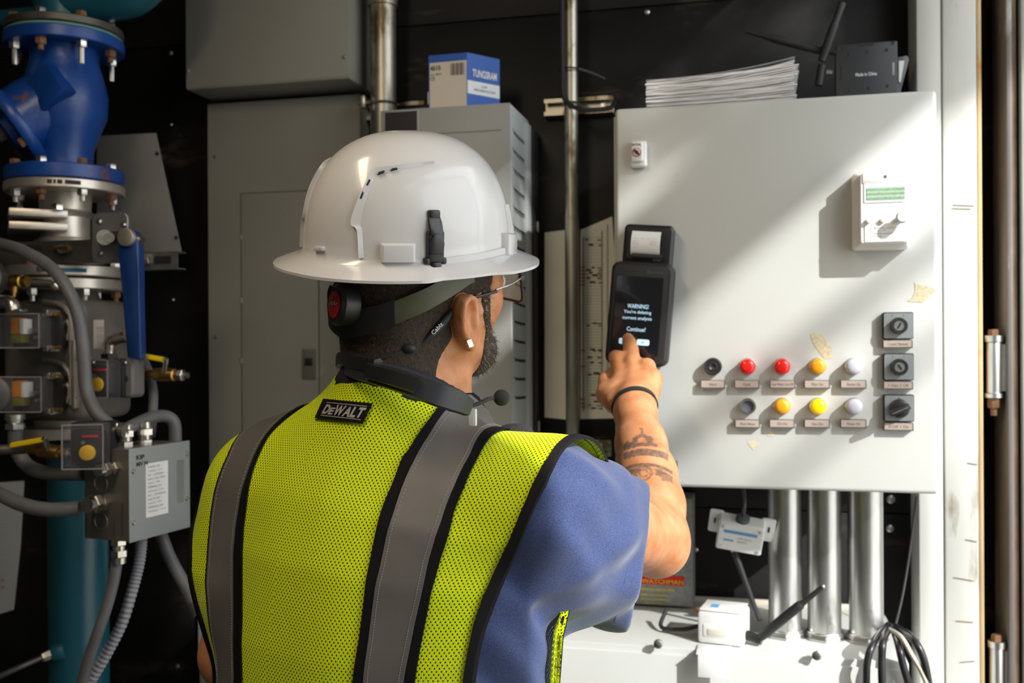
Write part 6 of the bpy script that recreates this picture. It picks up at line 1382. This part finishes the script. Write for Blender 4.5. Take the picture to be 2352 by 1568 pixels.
# black lamp clip
c = onh(997, 556); n_ = hatn(c); n_ = (n_-V(hu_)*n_.dot(V(hu_))).normalized(); up_ = V(hu_); sd = up_.cross(n_).normalized(); M = Matrix(((sd.x, up_.x, n_.x, c.x), (sd.y, up_.y, n_.y, c.y), (sd.z, up_.z, n_.z, c.z), (0, 0, 0, 1)))
m_clip = mat('clip_black', (.010, .010, .011), .32)
cl = MB().box(-.0095, -.022, -.002, .0095, .012, .007, .002, M).build('lamp_clip', m_clip, hat)
MB().prism([M @ V(p) for p in ((-.008, .008, .004), (.008, .008, .004), (.007, .022, -.001), (.006, .031, -.006), (-.006, .031, -.006), (-.007, .022, -.001))], n_*.005, .0012).build('clip_tongue', m_clip, cl)
MB().box(-.0065, .024, -.006, .0065, .034, .002, .002, M).build('clip_hook', m_clip, cl)
MB().prism([M @ V(p) for p in ((-.0075, -.012, .006), (.0075, -.012, .006), (.0085, .0, .006), (.004, .010, .006), (-.004, .010, .006), (-.0085, .0, .006))], n_*.0035, .001).build('clip_face', m_clip, cl)
MB().box(-.006, -.031, .0, .006, -.020, .010, .003, M).box(-.0125, -.023, -.001, -.006, -.016, .007, .0015, M).box(.006, -.023, -.001, .0125, -.016, .007, .0015, M).build('clip_foot', m_clip, cl)
# suspension strap and ratchet knob
m_strap = mat('olive_strap', (.060, .064, .030), .42, var=.3, vscale=20); m_sblk = mat('strap_black', (.009, .009, .008), .45)
def ring_strip(fn, a0, a1, n_, wd, th, nm, m, par):
    rows = []
    for k in range(n_+1):
        p = a0+(a1-a0)*k/n_; f, r_, u, w_ = fn(p); c = HP(f, r_, u); o = V(hf*f+hr*r_).normalized(); h_ = V(hu)*w_
        rows.append([V(c)-h_, V(c)-h_+o*th, V(c)+h_+o*th, V(c)+h_, V(c)-h_])
    return MB().grid(rows).build(nm, m, par)
def band(p): # angle from the front, turning to the right ear and round the back
    u = np.interp(math.degrees(p), [-180+0, -120, -90, 90, 120, 150, 180, 210, 240, 270], [-.040, -.012, .02, .020, -.006, -.026, -.036, -.026, -.006, .02]); return .108*math.cos(p), .087*math.sin(p), u, .0125
ring_strip(band, math.radians(88), math.radians(262), 40, .012, .002, 'head_band', m_strap, hat)
ring_strip(lambda p: (.1095*math.cos(p), .0885*math.sin(p), band(p)[2], .0150), math.radians(140), math.radians(225), 20, .014, .003, 'ratchet_cover', m_sblk, hat)
kp = DP(780, 700, 1.075); kd = V(-R_*.82-F_*.55+Z_*.05).normalized()
kn = MB().lathe(V(kp), kd, [(-.016, .021), (-.004, .0235), (.002, .0235), (.006, .020)], 10).build('ratchet_knob', m_sblk, hat)
MB().lathe(V(kp)+kd*.0055, kd, [(0, .0145), (.0015, .0145), (.002, .013)], 32).build('knob_inset', mat('knob_red', (.42, .012, .014), .4), kn)
x = MB(); ex_ = kd.cross(V(hu)).normalized()*-1; ey_ = kd.cross(ex_).normalized(); c0 = V(kp)+kd*.0076
zig = [(-.011, -.002), (-.004, .003), (-.003, -.001), (.003, .004), (.004, .0), (.011, .003)]
for a, b_ in zip(zig[:-1], zig[1:]): x.tube([c0+ex_*a[0]+ey_*a[1], c0+ex_*b_[0]+ey_*b_[1]], .0005, 5, 0)
x.build('knob_mark', mat('mark_grey', (.5, .4, .4), .5), kn)
# ------------------------------------------------------------------ spectacles with a retainer cord
gl_ = thing('eyeglasses', 'thin black framed spectacles worn by the man, cord behind the neck', 'glasses', V(HP(.108, 0, -.01)))
m_fr = mat('frame_black', (.012, .012, .013), .3); m_lens = mat('lens_glass', (.75, .80, .78), .04, alpha=.22)
for s_ in (-1, 1):
    ex_ = V(hr*s_*math.cos(.22)-hf*math.sin(.22)); up_ = V(hu*.99-hf*.1).normalized(); c = V(HP(.113, s_*.037, -.0115))
    pts = [c+ex_*x_+up_*y_ for x_, y_ in rr(.056, .037, .008)]
    MB().tube(pts+[pts[0]], .0018, 8, 0).build('rim', m_fr, gl_)
    n2 = ex_.cross(up_).normalized(); MB().prism([c+(p-c)*.985 for p in pts], n2*.0012).build('lens', m_lens, gl_)
    o0 = c+ex_*.0285+up_*.012
    MB().box(-.003, -.003, -.003, .003, .003, .003, .0008, frame(o0+V(-hf*.002+hr*s_*.002), ex_, up_)).build('hinge', m_fr, gl_)
    tp_ = [o0+V(hr*s_*.003-hf*.004), V(HP(.070, s_*.0795, -.003)), V(HP(.045, s_*.0815, -.006))]
    MB().tube(tp_, .0011, 8, 5).build('temple_wire', m_steel, gl_)
    MB().cyl(V(HP(.050, s_*.0815, -.0078)), V(HP(.046, s_*.0815, -.008)), .0016).build('temple_ring', mat('orange_ring', (.6, .14, .03), .5), gl_)
    MB().tube([V(HP(.046, s_*.0815, -.008)), V(HP(.015, s_*.0845, -.0100))]+([V(hit(*q_, lambda p: head(p, False), off=.006)) for q_ in ((1080, 682), (1064, 690), (1050, 703))] if s_ == 1 else [V(HP(.002, s_*.087, -.017)), V(HP(-.012, s_*.090, -.030))]), .0019, 8, 6).build('temple', m_fr, gl_)
    hd_ = lambda p: head(p, False)
    sl0, slm, sl1 = (V(hit(1050, 703, hd_, off=.004)), V(hit(1008, 752, hd_, off=.005)), V(hit(966, 792, hd_, off=.004))) if s_ == 1 else (V(HP(-.012, -.0905, -.032)), None, V(HP(-.040, -.085, -.072)))
    if s_ == 1:
        sv_ = MB().tube([sl0, slm, sl1], .0042, 10, 8, rr=[.0034, .0048, .0048, .0024]).build('retainer_sleeve', m_rubber, gl_)
        x = MB(); vs_, fs_ = text_mesh('Cablz', .01)
        vw = (V(CAM)-slm).normalized(); a_ = (sl0-slm)*.5+slm-(slm-sl1)*0; e1 = (sl0-sl1).normalized(); dn = vw.cross(e1).normalized(); o0 = slm-e1*.010+vw*.0052
        x.add([o0+e1*(.016*x_)+dn*(.0046*(y_-.35)) for x_, y_ in vs_], fs_)
        x.build('sleeve_lettering', mat('white_print', (.72, .74, .74), .7), sv_)
    else: MB().tube([sl0, sl1], .004, 10, 0).build('retainer_sleeve', m_rubber, gl_)
bead = V(hit(938, 800, lambda p: np.minimum(neck(p), head(p, False)), off=.004))
MB().ball(bead, .0068, 14, (1.3, 1, .85)).build('cord_slider', m_rubber, gl_)
slv = V(hit(966, 792, lambda p: head(p, False), off=.004))
MB().tube([slv, bead+(slv-bead)*.4, bead], .0008, 6, 4).build('cord', m_rubber, gl_)
for dz, dd in ((0, .004), (.004, .007)):
    MB().tube([bead, V(hit(880, 822, neck, off=dd)), V(hit(830, 838, neck, off=dd+.003)), D(800, 836-900*dz, 1.10), D(795, 806, 1.115), D(800, 770, 1.135)], .0008, 6, 5).build('cord', m_rubber, gl_)
# ------------------------------------------------------------------ neck band radio headset with boom microphone
hs = thing('headset', 'dark grey neckband headset with boom microphone around the man neck', 'headset', D(940, 880, 1.05))
m_hs = mat('headset_grey', (.026, .028, .033), .42, var=.1); m_hs2 = mat('headset_dark', (.012, .013, .014), .4)
def bandstrip(path, wd, th, nm, m, out, par):
    P, ts = catmull([V(p) for p in path], 6); rows = []; n_ = len(P)
    for i, p in enumerate(P):
        t = (P[min(i+1, n_-1)]-P[max(i-1, 0)]).normalized(); o = V(out(p)); o = (o-t*o.dot(t)).normalized(); w_ = t.cross(o).normalized()
        if w_.z < 0: w_ = -w_
        k = wd if not callable(wd) else wd(ts[i]); b_ = th*.35
        rows.append([p-w_*k, p-w_*(k-b_)+o*th, p+w_*(k-b_)+o*th, p+w_*k, p+w_*(k-b_)-o*th*.5, p-w_*(k-b_)-o*th*.5])
    mb = MB(); mb.grid(rows, True); mb.f += [tuple(range(5, -1, -1)), tuple((n_-1)*6+k for k in range(6))]; mb.m += [0, 0]; return mb.build(nm, m, par, ang=30)
nkc = (NB+HP(-.02, 0, -.09))/2
outn = lambda p: A3(p)-(nkc+Z_*((A3(p)-nkc)@Z_))
bandstrip([D(792, 838, 1.15), D(815, 846, 1.075), D(860, 856, 1.035), D(930, 876, 1.012), D(1000, 903, 1.008), D(1050, 921, 1.02), D(1074, 934, 1.035)], lambda t: np.interp(t, [0, .3, .5, .8, 1], [.010, .012, .013, .0125, .010]), .006, 'neck_band', m_hs, outn, hs)
bandstrip([D(845, 851, 1.030), D(890, 863, 1.010), D(935, 877, 1.001), D(958, 885, .999)], .0085, .004, 'battery_cover', m_hs2, outn, hs)
bandstrip([D(785, 830, 1.15), D(795, 822, 1.10), D(830, 832, 1.055), D(870, 842, 1.03)], .009, .007, 'ear_module', m_hs2, outn, hs)
MB().tube([D(1074, 934, 1.035), D(1100, 926, 1.04), D(1122, 916, 1.045), D(1140, 913, 1.05)], .0022, 8, 5).build('boom', m_hs2, hs)
m_foam = mat('foam_black', (.022, .021, .021), .95, var=.5, vscale=500, bump=1, bscale=700)
MB().ball(D(1152, 913, 1.052), .0088, 18).build('foam_windscreen', m_foam, hs)
MB().box(-.004, -.003, -.009, .004, .003, .009, .001, Matrix.Translation(D(1086, 958, 1.045))).build('connector', m_whitep, hs)
# radio pouch on the shoulder strap
rp = thing('shoulder_pad', 'black padded strap bulging over the man right shoulder behind the vest', 'strap', D(1182, 1005, 1.10))
MB().ball(D(1182, 1000, 1.10), .022, 20, (1.05, .8, .62)).build('pad', m_foam, rp)
